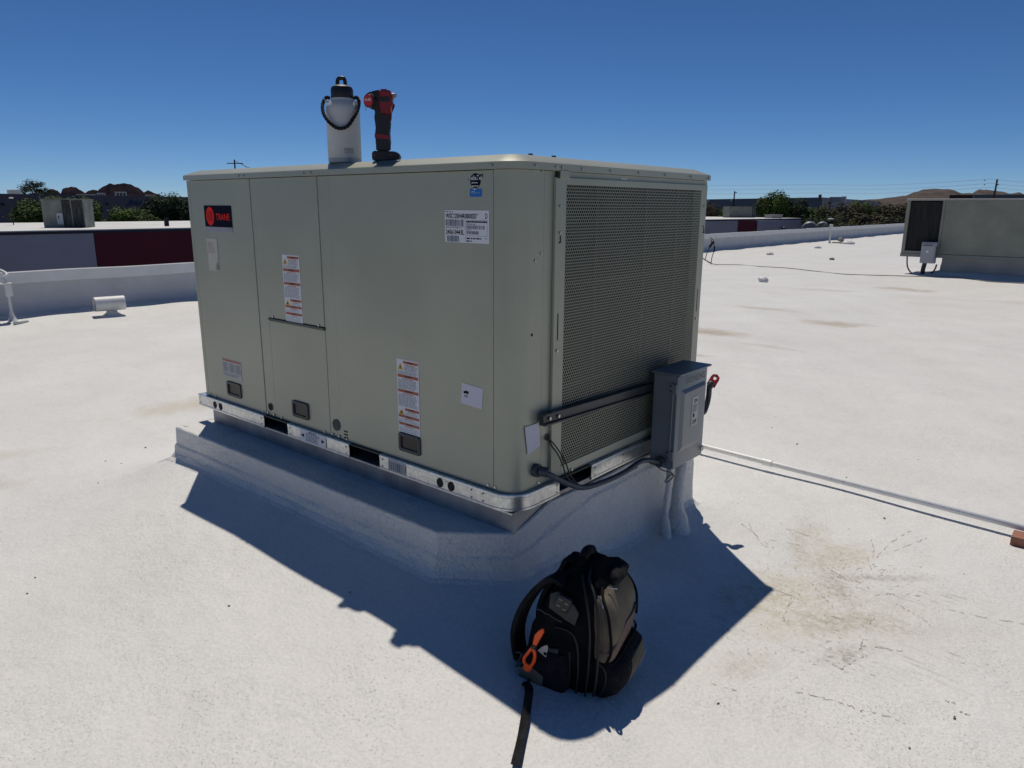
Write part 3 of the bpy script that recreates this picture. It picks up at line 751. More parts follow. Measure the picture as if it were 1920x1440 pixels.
lb = build('switch_label', quad(BM(), DF, [(ly0, lz0), (ly1, lz0), (ly1, lz1), (ly0, lz1)], .001), mat('label_cream', (.5, .51, .47), .5), DB)
text('ON', DF, ly0+.014, ly1-.010, lz1-.030, lz1-.010, .0016, INK, lb, bold=.01); text('OFF', DF, ly0+.008, ly1-.008, lz0+.008, lz0+.028, .0016, INK, lb, bold=.01)
blurb(DF, ly0+.008, ly1-.006, lz0+.065, lz1-.036, 5, .0016, INKG, lb, lw=.01, gapw=.002); bm = disc(BM(), DF, ly0+.02, lz0+.05, .008, .0016, 12, .01); build('symbol', bm, INK, lb)
SIDE = (Vector((0, by0, 0)), *FRONT[1:])
bm = BM(); box(bm, dx-.024, dx-.018, by0-.004, by0+.002, bz0+.09, bz1-.085, .001); build('hinge_rod', bm, mat('hinge_metal', (.25, .28, .3), .35, .6), DB)
for z in (bz1-.085, bz0+.045):
    bm = BM(); box(bm, dx-.034, dx-.002, by0-.006, by0+.0, z, z+.045, .002); hb = build('hinge', bm, BOXG, DB)
    bm = screws(BM(), (Vector((0, by0-.006, 0)), *FRONT[1:]), [(dx-.029, z+.035), (dx-.029, z+.012)], .004, .003); build('rivets', bm, BLK, hb)
# lever
bm = BM()
lev = [(.10, .045), (.125, .05), (.14, .085), (.145, .12), (.142, .17), (.150, .20)]
ymax = by1+.022
pa = [rp(1323, 770, .1), rp(1326, 752, .1), rp(1330, 735, .1), rp(1331, 712, .1)]
LV = lambda u, v: Vector(onx(u, v, .11))
tube(bm, smoothpts([LV(1312, 778), LV(1320, 772), LV(1326, 756), LV(1329, 740), LV(1330, 728), LV(1334, 717)], 4), [.006, .008, .010, .012]+[.014]*13+[.017]*4, 8)
lvr = build('lever_arm', bm, mat('lever_grey', (.05, .055, .06), .45), DB, smooth=True)
bm = BM(); d_ = (LV(1350, 694)-LV(1333, 722)).normalized(); vw_ = (CAM-LV(1340, 708)).normalized(); s_ = vw_.cross(d_).normalized()
prv = None; c0_ = LV(1333, 722); nrm_ = d_.cross(s_)
rings_ = []
outer_ = [(-.0, -.022), (.045, -.022), (.062, -.018), (.073, 0), (.062, .018), (.045, .022), (0, .022)]
def lpt(a, b, c): return c0_ + d_*a + s_*b + nrm_*c
o1 = [bm.verts.new(lpt(a, b, -.007)) for a, b in outer_]; o2 = [bm.verts.new(lpt(a, b, .007)) for a, b in outer_]
hole_ = [(.033, -.004), (.05, -.010), (.060, -.006), (.063, 0), (.060, .006), (.05, .010), (.033, .004)]
h1 = [bm.verts.new(lpt(a, b, -.007)) for a, b in hole_]; h2 = [bm.verts.new(lpt(a, b, .007)) for a, b in hole_]
for k in range(7):
    j = (k+1) % 7
    bm.faces.new((o1[k], o1[j], h1[j], h1[k])); bm.faces.new((o2[j], o2[k], h2[k], h2[j])); bm.faces.new((o1[j], o1[k], o2[k], o2[j])); bm.faces.new((h1[k], h1[j], h2[j], h2[k]))
build('lever_grip', bm, mat('lever_red', (.28, .008, .01), .4), DB)
bm = BM(); c_ = onx(1314, 840, dx); tube(bm, [c_+Vector((.004, .010*math.cos(R(a))+.006, .012*math.sin(R(a)))) for a in range(0, 361, 30)], .0025, 6); build('hasp_ring', bm, STEEL, DB, smooth=True)
bm = BM(); tube(bm, [(.11, by0-.022, -.075), (.11, by0+.004, -.075)], .022, 12); tube(bm, [(.11, by0-.024, -.075), (.11, by0-.012, -.075)], .027, 8); build('conduit_hub', bm, CONDG, DB)
# conduit from the unit to the box, thin cables and ties
cA = rp(1002.5, 881); pth = [(.0, cA[0], cA[1]), (.03, cA[0]+.01, cA[1]-.003)]
pth += [tuple(onx(u, v, x)) for u, v, x in ((1030, 890, .05), (1060, 905, .06), (1092, 914, .07), (1130, 904, .08), (1170, 886, .09), (1205, 864, .10))] + [(.11, by0-.02, -.075)]
bm = BM(); P_ = smoothpts(pth, 6); tube(bm, P_, .0115, 10)
cn = build('flexible_conduit', bm, CONDG, smooth=True, label='dark grey flexible conduit looping from the unit corner to the switch box', cat='conduit')
bm = BM(); o_ = cn.location; y_, z_ = cA
tube(bm, [Vector((0, y_, z_)), Vector((.02, y_+.002, z_))], .026, 12); tube(bm, [Vector((.018, y_+.002, z_)), Vector((.05, y_+.02, z_-.004))], .019, 10)
ORG[cn.name] = Vector(o_); build('fitting', bm, CONDG, cn, smooth=40)
gy, gz = rp(1025, 819.4)
bm = BM(); disc(bm, RIGHT, gy, gz, .014, .0015, 14); build('cable_grommet', bm, BLK, U)
for k, (lst, lab) in enumerate(((((1025, 820, .01), (1036, 838, .03), (1046, 852, .035), (1056, 874, .04), (1062, 893, .05), (1078, 906, .06), (1097, 913, .075), (1140, 903, .09), (1195, 876, .10)), 'thin dark cable sagging from the grommet on the outer side of its pair'),
                             (((1027, 821, .01), (1043, 838, .03), (1060, 866, .035), (1070, 892, .045), (1088, 911, .06), (1105, 916, .075), (1150, 896, .09), (1200, 870, .10)), 'thin brown cable sagging from the grommet on the inner side of its pair'))):
    bm = tube(BM(), smoothpts([tuple(onx(*q)) for q in lst], 5), .0032, 6)
    build('control_cable', bm, CABLE, smooth=True, label=lab, cat='cable', group='thin cables at the unit corner')
bm = tube(BM(), smoothpts([tuple(onx(*q)) for q in ((1214, 866, .11), (1228, 872, .12), (1243, 882, .14), (1258, 886, .15), (1262, 893, .15), (1252, 904, .14), (1247, 902, .14), (1258, 890, .15), (1268, 895, .15))], 5), .0028, 6)
build('tie_wire', bm, CABLE, smooth=True, label='loose knotted dark tie wire dangling below the switch box', cat='wire')
for (u0, v0, u1, v1, zz, r0, r1, lab) in ((1256, 893, 1247, 946, -.49, .012, .022, 'slim white foam-coated conduit stub rising from the roof below the switch box'), (1270, 880, 1268, 930, -.50, .026, .05, 'thick white foam-coated conduit rising into the bottom of the switch box')):
    P0 = Vector((.11, .985 if r0 < .02 else 1.10, bz0-(.03 if r0 < .02 else 0))); P1 = Vector((P0.x, P0.y, zz-.03))
    pts_ = [P0.lerp(P1, t)+Vector((.004*math.sin(t*9), .004*math.cos(t*7), 0)) for t in (0, .2, .4, .6, .75, .85, .93, 1)]
    bm = tube(BM(), pts_, [r0, r0*1.05, r0*1.1, r0*1.2, r1, r1*1.1, r1*1.4, r1*2.], 14)
    build('coated_conduit', bm, FOAM, smooth=True, label=lab, cat='conduit', group='coated conduits below the switch box')

# ------------------------------------------------------------------ bottle
ZT = HB+.0625
bc = (-1.068, .112)
BT = thing('water_bottle', 'white steel water bottle with black loop cap and rope handle on top of the unit', 'bottle', (bc[0], bc[1], ZT-.008))
BW = mat('bottle_white', (.58, .58, .56), .35, .0, .05, 14, .1, 60, .001)
rb = .0715; zb0 = ZT-.008
bm = lathe(BM(), [(rb*.94, 0), (rb*.985, .004), (rb*.985, .022)], *bc, 40, zb0); build('base_ring', bm, mat('steel_ring', (.42, .41, .39), .45, .6), BT, smooth=30)
bm = lathe(BM(), [(rb*.985, .022), (rb, .026), (rb, .212), (rb*.985, .226), (rb*.93, .237), (rb*.80, .250), (rb*.72, .257), (rb*.70, .265)], *bc, 40, zb0); build('body', bm, BW, BT, smooth=40)
bm = lathe(BM(), [(rb*.60, .264), (rb*.64, .265), (rb*.66, .272), (rb*.66, .300), (rb*.60, .311), (rb*.40, .319), (rb*.2, .320)], *bc, 32, zb0); cap = build('cap', bm, BLK, BT, smooth=35)
rv = Vector((.762, .647, 0)); fv = Vector((-.647, .762, 0)); bcv = Vector((bc[0], bc[1], zb0))
pts_ = [bcv+rv*x+Vector((0, 0, z)) for x, z in ((-.017, .310), (-.0175, .328), (-.015, .341), (-.008, .347), (.004, .348), (.012, .344), (.0155, .33), (.016, .310))]
bm = tube(BM(), smoothpts(pts_, 4), .0085, 8); build('cap_loop', bm, BLK, cap, smooth=True)
bm = BM()
for s_ in (-1, 1):
    a = bcv+rv*s_*rb*.55+Vector((0, 0, .246)); b = bcv+rv*s_*rb*1.0+Vector((0, 0, .254)); ribbon(bm, [a, b, b+rv*s_*.004+Vector((0, 0, .012))], fv, .03, .008)
build('strap_collar', bm, mat('collar_white', (.6, .6, .6), .4), BT)
rp_ = [bcv-fv*f_+rv*x+Vector((0, 0, z)) for x, z, f_ in ((-.052, .267, .0), (-.066, .270, .005), (-.078, .252, .012), (-.078, .224, .035), (-.065, .19, .06), (-.035, .155, .078), (.0, .137, .086), (.035, .148, .078), (.062, .19, .058), (.073, .226, .03), (.073, .256, .012), (.062, .271, .005), (.05, .267, .0))]
sp_ = smoothpts(rp_, 8); bm = tube(BM(), sp_, [.0072+.0014*math.sin(i*2.4) for i in range(len(sp_))], 8); build('rope_handle', bm, BLK_M, BT, smooth=True)
# logo on the cylinder, facing the roof's near corner
def cyl_text(s, ang0, hw, z0, z1, r, mt, parent):
    o = text(s, FRONT, -hw, hw, z0, z1, 0, mt, None)
    for v in o.data.vertices:
        x = v.co.x+o.location.x; z = v.co.z+o.location.z; a = ang0+x/r
        v.co = Vector((bc[0]+r*math.cos(a), bc[1]+r*math.sin(a), z))-ORG[parent.name]
    o.location = (0, 0, 0); o.parent = parent; return o
view_a = math.atan2(CAM.y-bc[1], CAM.x-bc[0])
cyl_text('YETI', view_a+.25, .014, zb0+.045, zb0+.055, rb+.0006, INK, BT)
bm = BM()
for (a, b, c, d) in ((-.019, .019, .059, .0605), (-.019, .019, .040, .0415), (-.019, -.0178, .040, .0605), (.0178, .019, .040, .0605)):
    n_ = 4
    for k in range(n_):
        xa_, xb_ = a+(b-a)*k/n_, a+(b-a)*(k+1)/n_
        bm.faces.new([bm.verts.new((bc[0]+(rb+.0005)*math.cos(view_a+.25+x/rb), bc[1]+(rb+.0005)*math.sin(view_a+.25+x/rb), zb0+z)) for x, z in ((xa_, c), (xb_, c), (xb_, d), (xa_, d))])
build('logo_frame', bm, INK, BT)

# ------------------------------------------------------------------ impact wrench
dc = Vector((-.765, .078, ZT-.008)); DA = math.atan2(.647, .762)
DW = thing('impact_wrench', 'red and black cordless impact wrench standing on its battery beside the bottle', 'power tool', dc, DA)
K = .00222
def dxz(px, py): return ((px-716)*K, (303-py)*K)
RDT = mat('tool_red', (.22, .010, .014), .4, 0, .15, 40); TB = mat('tool_black', (.012, .013, .016), .5)
def slab(outline, w0, name, mt, parent, bev=.004):
    bm = prism(BM(), outline, -w0, w0); bmesh.ops.bevel(bm, geom=list(bm.edges), offset=bev, segments=2, affect='EDGES')
    bmesh.ops.transform(bm, matrix=Matrix.Rotation(R(90), 4, 'X'), verts=bm.verts); return build(name, bm, mt, parent, smooth=50)
P = dxz
slab([P(696, 303), P(742, 303), P(745, 300), P(745, 292), P(738, 287), P(697, 286), P(695, 289), P(695, 300)], .026, 'battery', TB, DW)
slab([P(702, 287), P(727, 287), P(728, 272), P(727, 255), P(726, 240), P(729, 222), P(730, 210), P(704, 210), P(701, 214), P(704, 228), P(703, 245), P(701, 255), P(702, 272)], .016, 'grip', TB, DW, .006)
slab([P(701.0, 265), P(727.8, 267), P(727.5, 258), P(700.5, 255.5)], .0175, 'grip_band', RDT, DW, .002)
slab([P(690, 211), P(700, 216), P(713, 218), P(714, 182), P(698, 185), P(688, 189), P(686, 200)], .0265, 'rear_housing', TB, DW, .007)
slab([P(710, 217), P(716, 218), P(726, 226), P(731, 222), P(733, 206), P(735, 200), P(734, 186), P(728, 181), P(711, 181.5)], .0275, 'housing', RDT, DW, .007)
bm = BM(); a_ = P(697, 201); prof = [(.027, .0), (.027, .006), (.023, .009)]
def cylx(bm, x0, z0, x1, z1, r, n=20, y=0): return tube(bm, [(x0, y, z0), (x1, y, z1)], r, n)
hc = P(696, 201)
bm = BM(); d1 = Vector((-.55, -.83, 0)); c1 = Vector((hc[0]+.006, -.012, hc[1])); tube(bm, [c1, c1+d1*.022], .027, 24); ec = build('motor_cover', bm, TB, DW, smooth=40)
bm = BM(); tube(bm, [c1+d1*.0215, c1+d1*.025], [.0235, .0225], 24); rcap = build('end_cap', bm, mat('cap_red', (.5, .02, .02), .4), DW, smooth=40)
e1 = Vector((.83, -.55, 0)); text('FUEL', (c1+d1*.0256, e1, Vector((0, 0, 1)), d1), -.018, .018, -.002, .007, .0003, WHT, ec, shear=.3, bold=.02)
bm = BM(); z_ = P(735, 191)[1]; tube(bm, [(P(733, 0)[0], 0, z_), (P(738, 0)[0], 0, z_)], .010, 16); tube(bm, [(P(737.5, 0)[0], 0, z_), (P(741.5, 0)[0], 0, z_+.001)], .0065, 6); build('anvil', bm, mat('anvil_steel', (.30, .32, .32), .6, .6), DW)
slab([P(727, 236), P(730.5, 234), P(731.5, 224), P(731, 216), P(726, 216)], .008, 'trigger', mat('trigger_red', (.16, .01, .012), .5), DW, .002)
bm = BM(); ribbon(bm, [(P(690, 0)[0], -.02, P(0, 210)[1]), (P(686.5, 0)[0], -.026, P(0, 212)[1]), (P(687.5, 0)[0], -.024, P(0, 218)[1])], (0, 1, 0), .012, .003); build('belt_clip', bm, STEEL, DW)
bm = BM(); box(bm, P(713, 0)[0], P(730, 0)[0], -.0285, -.026, P(0, 203)[1], P(0, 194)[1], .001); build('side_vent', bm, TB, DW)
for px in (700, 729): bm = BM(); tube(bm, [(P(px, 0)[0], -.0255, P(0, 294)[1]), (P(px, 0)[0], -.0285, P(0, 294)[1])], .004, 10); build('latch_button', bm, mat('button_red', (.35, .02, .02), .5), DW)

# ------------------------------------------------------------------ pipe on the roof, wood block
PVC = mat('pipe_white', (.82, .82, .80), .4, 0., .05, 10)
pA = Vector((-3.4, 2.50, G+.066)); pB = onz(1900, 985, G+.06); dirp = (pB-Vector((-.39, 2.379, G+.066))).normalized(); pE = pB+dirp*.9
PIPE = thing('conduit_pipe', 'long thin white conduit pipe lying above the roof behind the switch box', 'pipe', (-1, 2.4, G+.05))
p0_ = Vector((-.39, 2.379, G+.066))-dirp*2.4
bm = tube(BM(), [p0_, p0_.lerp(pE, .5), pE], .0165, 12); build('tube', bm, PVC, PIPE, smooth=True)
cpx = [onz(1450, 868, G+.06), onz(1902, 986, G+.06)]
t_ = (cpx[0]-p0_).dot(dirp); c_ = p0_+dirp*t_
bm = tube(BM(), [c_-dirp*.055, c_+dirp*.004], .0205, 14); tube(bm, [c_+dirp*.002, c_+dirp*.006], .0215, 14); build('coupling', bm, PVC, PIPE, smooth=40)
bm = BM(); rd = random.Random(4)
for k in range(26):
    t_ = rd.uniform(2.3, 4.3); q = p0_+dirp*t_+Vector((0, -.0150, .0075)); ribbon(bm, [q, q+dirp*rd.uniform(.01, .03)], Vector((0, 1, .7)), .0035, .0006)
build('print_marks', bm, INKG, PIPE)
bq = onz(1896, 1019, G+.012); WOOD = mat('wood_block', (.30, .135, .085), .8, 0, .2, 6, .5, 40, .003, stretch=(1, 6, 6))
bx('wood_block', bq.x-.005, bq.x+.16, bq.y-.01, bq.y+.095, G-.01, G+.052, WOOD, None, bev=.004, seg=2, label='reddish brown wood block under the right end of the pipe', cat='wood block')
t_ = (Vector((bq.x+.085, 0, 0))-p0_).x/dirp.x; c_ = p0_+dirp*t_
bm = BM(); tube(bm, [c_-dirp*.014, c_+dirp*.014], .018, 14)
ribbon(bm, [c_+Vector((0, -.045, -.014)), c_+Vector((0, -.02, -.013)), c_+Vector((0, -.019, .004))], dirp, .03, .003)
build('pipe_strap', bm, GALV, smooth=40, label='shiny metal strap clamping the pipe onto the wood block', cat='pipe clamp')

# ------------------------------------------------------------------ backpack
c0 = Vector((.396, -.144, -.487)); BA = R(15.3)
c0.z = float(roof_z(c0.x, c0.y)) - .004
BF = Vector((math.cos(BA), math.sin(BA), 0)); BN = Vector((math.sin(BA), -math.cos(BA), 0))
BSC = (.91, .88, .855)
def bs(u, v, o=.168, sc=True):
    ow = o*(BSC[1] if sc else 1); P0 = c0+BN*ow; d = ray(u, v); t = ((P0-CAM).dot(BN))/d.dot(BN); q = CAM+d*t-c0
    return Vector((q.dot(BF)/BSC[0], -o, q.z/BSC[2])) if sc else Vector((q.dot(BF), -o, q.z))
def bf(u, v, o=.16):
    P0 = c0+BF*o; d = ray(u, v); t = ((P0-CAM).dot(BF))/d.dot(BF); q = CAM+d*t-c0; return Vector((o, -q.dot(BN), q.z))
BP = thing('backpack', 'black tool backpack with tan pockets standing in the shadow in the foreground', 'backpack', c0, BA)
BP.scale = BSC
FAB = mat('fabric_black', (.010, .010, .011), .95, 0, .3, 20, .9, 240, .003, spec=.08)
FAB2 = mat('fabric_charcoal', (.018, .018, .020), .92, 0, .3, 30, .9, 240, .003, spec=.1)
TAN = mat('fabric_tan', (.150, .125, .088), .8, 0, .2, 12, .4, 220, .002, spec=.25)
LEA = mat('leather_brown', (.12, .066, .048), .6, 0, .2, 15, .3, 90, .002)
ZIP = mat('zip_trim', (.014, .014, .015), .6)
GRYF = mat('fabric_grey', (.045, .048, .05), .8, 0, .15, 60, .4, 300, .001)
def soft(bm, amp=.006, sc=9, off=0):
    for v in bm.verts:
        n_ = noise.noise_vector(v.co*sc+Vector((off, 0, 0))); v.co += n_*amp
        n2_ = noise.noise_vector(Vector((v.co.x*sc*3, v.co.y*sc*3, v.co.z*sc*1.6))+Vector((off, 3, 0))); v.co += n2_*amp*.5
def pillow(name, secs, mt, parent, n=28, ex=.32, amp=.005, sc=9, off=0, **k):
    n, amp = int(n*1.6), amp*1.35
    """secs: (z, x0, x1, y0, y1) horizontal superellipse sections"""
    bm = BM(); prev = None; rings = []
    dz = []
    for i in range(len(secs)-1):
        for t in (0, .17, .33, .5, .67, .83):
            p0, p1, p2, p3 = secs[max(i-1, 0)], secs[i], secs[i+1], secs[min(i+2, len(secs)-1)]
            dz.append([.5*((2*b)+(c-a)*t+(2*a-5*b+4*c-d)*t*t+(3*b-3*c+d-a)*t**3) for a, b, c, d in zip(p0, p1, p2, p3)])
    dz.append(list(secs[-1]))
    for z, x0, x1, y0, y1 in dz:
        ring = []
        for q in range(n):
            a = 2*math.pi*q/n; c_, s_ = math.cos(a), math.sin(a)
            ring.append(bm.verts.new(((x0+x1)/2+(x1-x0)/2*math.copysign(abs(c_)**ex, c_), (y0+y1)/2+(y1-y0)/2*math.copysign(abs(s_)**ex, s_), z)))
        if prev:
            for q in range(n): bm.faces.new((prev[q], prev[(q+1) % n], ring[(q+1) % n], ring[q]))
        rings.append(ring); prev = ring
    bm.faces.new(rings[0][::-1]); bm.faces.new(rings[-1])
    soft(bm, amp, sc, off); return build(name, bm, mt, parent, smooth=True, **k)
body = pillow('main_compartment', [(0, -.13, .10, -.145, .145), (.02, -.15, .115, -.165, .165), (.10, -.155, .125, -.17, .17), (.20, -.135, .13, -.17, .17), (.30, -.10, .13, -.165, .165), (.37, -.065, .125, -.15, .15), (.42, -.035, .11, -.125, .125), (.448, -.005, .09, -.09, .09), (.455, .02, .07, -.05, .05)], FAB, BP, n=40, ex=.42, amp=.008)
# front upper pocket: tan with a leather patch below
fpk = pillow('front_pocket', [(.165, .10, .16, -.15, .14), (.19, .10, .178, -.155, .15), (.26, .10, .182, -.155, .15), (.33, .10, .172, -.15, .14), (.38, .09, .15, -.13, .12), (.405, .08, .12, -.10, .09)], TAN, BP, n=36, ex=.45, amp=.007, off=4)
pillow('leather_patch', [(.168, .12, .181, -.152, .147), (.19, .12, .186, -.156, .151), (.215, .12, .187, -.157, .152), (.235, .12, .187, -.10, .152), (.25, .12, .188, -.02, .152)], LEA, fpk, n=30, ex=.45, amp=.003, off=4)
lpk = pillow('lower_pocket', [(.0, .10, .17, -.135, .14), (.03, .09, .205, -.15, .155), (.08, .09, .222, -.152, .157), (.125, .09, .212, -.148, .153), (.155, .09, .17, -.14, .14)], FAB2, BP, n=32, ex=.5, amp=.006, off=8)
pillow('pocket_front', [(.025, .12, .209, -.06, .148), (.05, .12, .222, -.08, .152), (.09, .12, .228, -.085, .153), (.12, .12, .219, -.07, .148)], TAN, lpk, n=24, ex=.5, amp=.004, off=8)
# binding and zips
def cord(name, pts, r, mt, parent, n=6, sm=5): return build(name, tube(BM(), smoothpts(pts, sm), r, n), mt, parent, smooth=True)
cord('piping', [(.165, -.158, .17), (.178, -.160, .22), (.172, -.160, .30), (.160, -.155, .36), (.135, -.13, .40), (.11, -.06, .418), (.105, .06, .415), (.14, .12, .385), (.175, .152, .30), (.18, .155, .2)], .005, FAB, BP)
cord('piping', [(.165, -.155, .165), (.185, -.13, .162), (.190, 0, .160), (.188, .12, .162), (.17, .152, .168)], .005, FAB, BP)
cord('zip', [(.125, -.172, .03), (.135, -.176, .12), (.137, -.176, .25), (.130, -.168, .35), (.105, -.14, .42), (.07, -.09, .452), (.06, 0, .462), (.07, .09, .452)], .0048, ZIP, BP)
cord('zip', [(.095, -.174, .02), (.105, -.178, .12), (.108, -.178, .25), (.10, -.172, .34), (.075, -.145, .42), (.045, -.09, .455)], .004, ZIP, BP)
cord('zip', [(.06, -.17, .01), (.068, -.176, .1), (.066, -.177, .2), (.05, -.176, .255), (.02, -.175, .272), (-.02, -.174, .272)], .004, ZIP, BP)
cord('zip', [(.03, -.172, .01), (.038, -.177, .1), (.036, -.178, .19)], .0035, ZIP, BP)
cord('zip', [(.14, -.153, .02), (.16, -.157, .08), (.158, -.156, .13), (.135, -.158, .16)], .004, ZIP, BP)
# side pocket (left in view) with tan front and leather tip
sp2 = pillow('side_pocket', [(.005, -.13, .02, -.20, -.14), (.03, -.145, .03, -.212, -.14), (.09, -.145, .035, -.215, -.14), (.135, -.135, .035, -.205, -.14), (.165, -.12, .03, -.19, -.14)], FAB2, BP, n=28, ex=.5, amp=.005, off=12)
def patch(name, pts, mt, parent, amp=.0):
    """thin padded panel from an outline of local points"""
    bm = BM(); vs_ = [bm.verts.new(p) for p in pts]; f_ = bm.faces.new(vs_); r_ = bmesh.ops.extrude_face_region(bm, geom=[f_]); nv = [v for v in r_['geom'] if isinstance(v, bmesh.types.BMVert)]
    bm.normal_update(); bmesh.ops.translate(bm, verts=nv, vec=Vector((0, -.006, 0)) if abs(f_.normal.y) > .6 else Vector((.006, 0, 0)))
    bmesh.ops.recalc_face_normals(bm, faces=bm.faces); bmesh.ops.bevel(bm, geom=list(bm.edges), offset=.002, segments=1, affect='EDGES'); return build(name, bm, mt, parent, smooth=50)
patch('tan_panel', [bs(u, v, .212) for u, v in ((974, 1252), (986, 1243), (1000, 1252), (1019, 1268), (1016, 1292), (1000, 1288), (974, 1272))], TAN, sp2)
patch('leather_panel', [bs(u, v, .213) for u, v in ((970, 1272), (985, 1279), (1002, 1289), (1015, 1294), (1006, 1311), (992, 1308), (974, 1290))], LEA, sp2)
patch('grey_band', [bs(u, v, .176) for u, v in ((1018, 1212), (1048, 1216), (1044, 1242), (1012, 1236))], GRYF, BP)
patch('side_panel', [bs(u, v, .174) for u, v in ((1033, 1112), (1048, 1108), (1078, 1135), (1086, 1150), (1078, 1172), (1062, 1162), (1030, 1138))], GRYF, BP)
# buckle
bk = BM()
for (u, v) in ((1052, 1121), (1066, 1127)): pass
bq_ = bs(1056, 1132, .185); bm = box(BM(), -.026, .026, -.008, .008, -.032, .032, .006, 2); bmesh.ops.transform(bm, matrix=Matrix.Translation(bq_) @ Matrix.Rotation(R(18), 4, 'Y'), verts=bm.verts); bkl = build('buckle', bm, BLK, BP, smooth=40)
bm = BM()
for sx_, sz_ in ((-.012, .016), (.012, .012), (-.012, -.010), (.012, -.014)):
    b_ = box(BM(), sx_-.006, sx_+.006, -.010, -.007, sz_-.0022, sz_+.0022); me_ = bpy.data.meshes.new('t'); b_.to_mesh(me_); b_.free(); bm.from_mesh(me_); bpy.data.meshes.remove(me_)
bmesh.ops.transform(bm, matrix=Matrix.Translation(bq_) @ Matrix.Rotation(R(18), 4, 'Y'), verts=bm.verts); build('buckle_bars', bm, mat('buckle_light', (.20, .2, .2), .4), bkl)
cord('chain', [bs(u, v, .178) for u, v in ((1007, 1142), (1016, 1145), (1022, 1150), (1030, 1153), (1040, 1160), (1053, 1166))], .0022, mat('chain_metal', (.12, .12, .12), .4, .8), BP, 5, 3)
# shoulder straps on the back (left in view)
for y_, kx in ((-.115, 0), (.05, .03)):
    pts_ = smoothpts([(-.01, y_, .43), (-.045, y_-.01, .44), (-.095+kx, y_-.015, .395), (-.15+kx, y_-.015, .30), (-.18+kx, y_-.01, .20), (-.182+kx, y_, .11), (-.165, y_+.0, .05), (-.145, y_, .03)], 6)
    build('shoulder_strap', ribbon(BM(), pts_, (.25, 1, 0), .065, .018), FAB2, BP, smooth=40)
    build('strap_webbing', ribbon(BM(), [p+Vector((-.010, -.0, .004)) for p in pts_[4:30]], (0, 1, 0), .025, .003), GRYF, BP)
patch('load_strap', [bs(u, v, .10) for u, v in ((1018, 1090), (1046, 1073), (1052, 1078), (1022, 1100))], FAB2, BP)
# top handle and folds
cord('top_handle', [(.03, -.05, .44), (.025, -.045, .475), (.03, -.02, .503), (.035, .02, .507), (.04, .05, .48), (.045, .055, .445)], .012, FAB, BP, 8)
build('handle_wrap', tube(BM(), smoothpts([(.028, -.035, .495), (.032, 0, .508), (.036, .035, .496)], 4), .018, 10), FAB2, BP, smooth=True)
pillow('top_flap', [(.41, -.03, .12, -.10, .11), (.435, -.02, .11, -.10, .11), (.46, 0, .09, -.07, .08), (.472, .02, .07, -.03, .05)], FAB, BP, amp=.010, sc=14, off=20)
pillow('compression_flap', [(.40, .08, .15, -.02, .12), (.425, .08, .155, -.02, .125), (.445, .085, .13, 0, .11)], FAB2, BP, amp=.009, sc=16, off=30)
for pts_ in ([(.115, -.125, .405), (.13, -.135, .39), (.138, -.14, .37)], [(.13, -.07, .415), (.145, -.06, .41), (.155, -.04, .40)]):
    cord('zip_pull', pts_, .0024, mat('zip_metal', (.45, .45, .45), .3, 1), BP, 6, 4)
text('I', (Vector((.1892, 0, 0)), Vector((0, 1, 0)), Vector((0, 0, 1)), Vector((1, 0, 0))), .10, .104, .185, .21, .001, mat('stitch', (.14, .1, .07), .7), fpk, name='stitching')
bm = rects(BM(), (Vector((.2292, 0, 0)), Vector((0, 1, 0)), Vector((0, 0, 1)), Vector((1, 0, 0))), [(.03, .12, .078, .081), (.03, .12, .050, .053), (.03, .033, .050, .081), (.117, .12, .050, .081)] + [(.04+k*.014, .047+k*.014, .058, .073) for k in range(5)], .002)
build('embroidered_patch', bm, mat('thread_tan', (.22, .17, .10), .7), lpk)
# loose strap trailing onto the roof
tp = [c0+BF*(-.10)+BN*(.15)+Vector((0, 0, .02))]
tp += [Vector(onz(u, v, -.50))*1 for u, v in ((985, 1335), (991, 1362), (985, 1395), (975, 1440), (966, 1480))]
for i in range(1, len(tp)): tp[i].z = float(roof_z(tp[i].x, tp[i].y))+.012+(.03 if i == 2 else .006*(i % 2))
tp = [Matrix.Rotation(-BA, 3, 'Z') @ (p-c0) for p in smoothpts(tp, 6)]; tp = [Vector((p.x/BSC[0], p.y/BSC[1], p.z/BSC[2])) for p in tp]
wd = [Matrix.Rotation(-BA, 3, 'Z') @ Vector((.6+.2*math.sin(i*.25), .75, .35*math.sin(i*.35))) for i in range(len(tp))]
build('loose_strap', ribbon(BM(), tp, wd, .030, .0025), FAB2, BP)
bm = ribbon(BM(), [bs(u, v, .13)+Vector((0, 0, -.02)) for u, v in ((985, 1318), (968, 1326), (955, 1334))], (0, .3, 1), .03, .006); build('strap_stub', bm, FAB2, BP)
cord('side_cord', [bs(u, v, .205) for u, v in ((968, 1222), (978, 1226), (972, 1240), (968, 1250), (982, 1240))], .0035, GRYF, BP, 6)
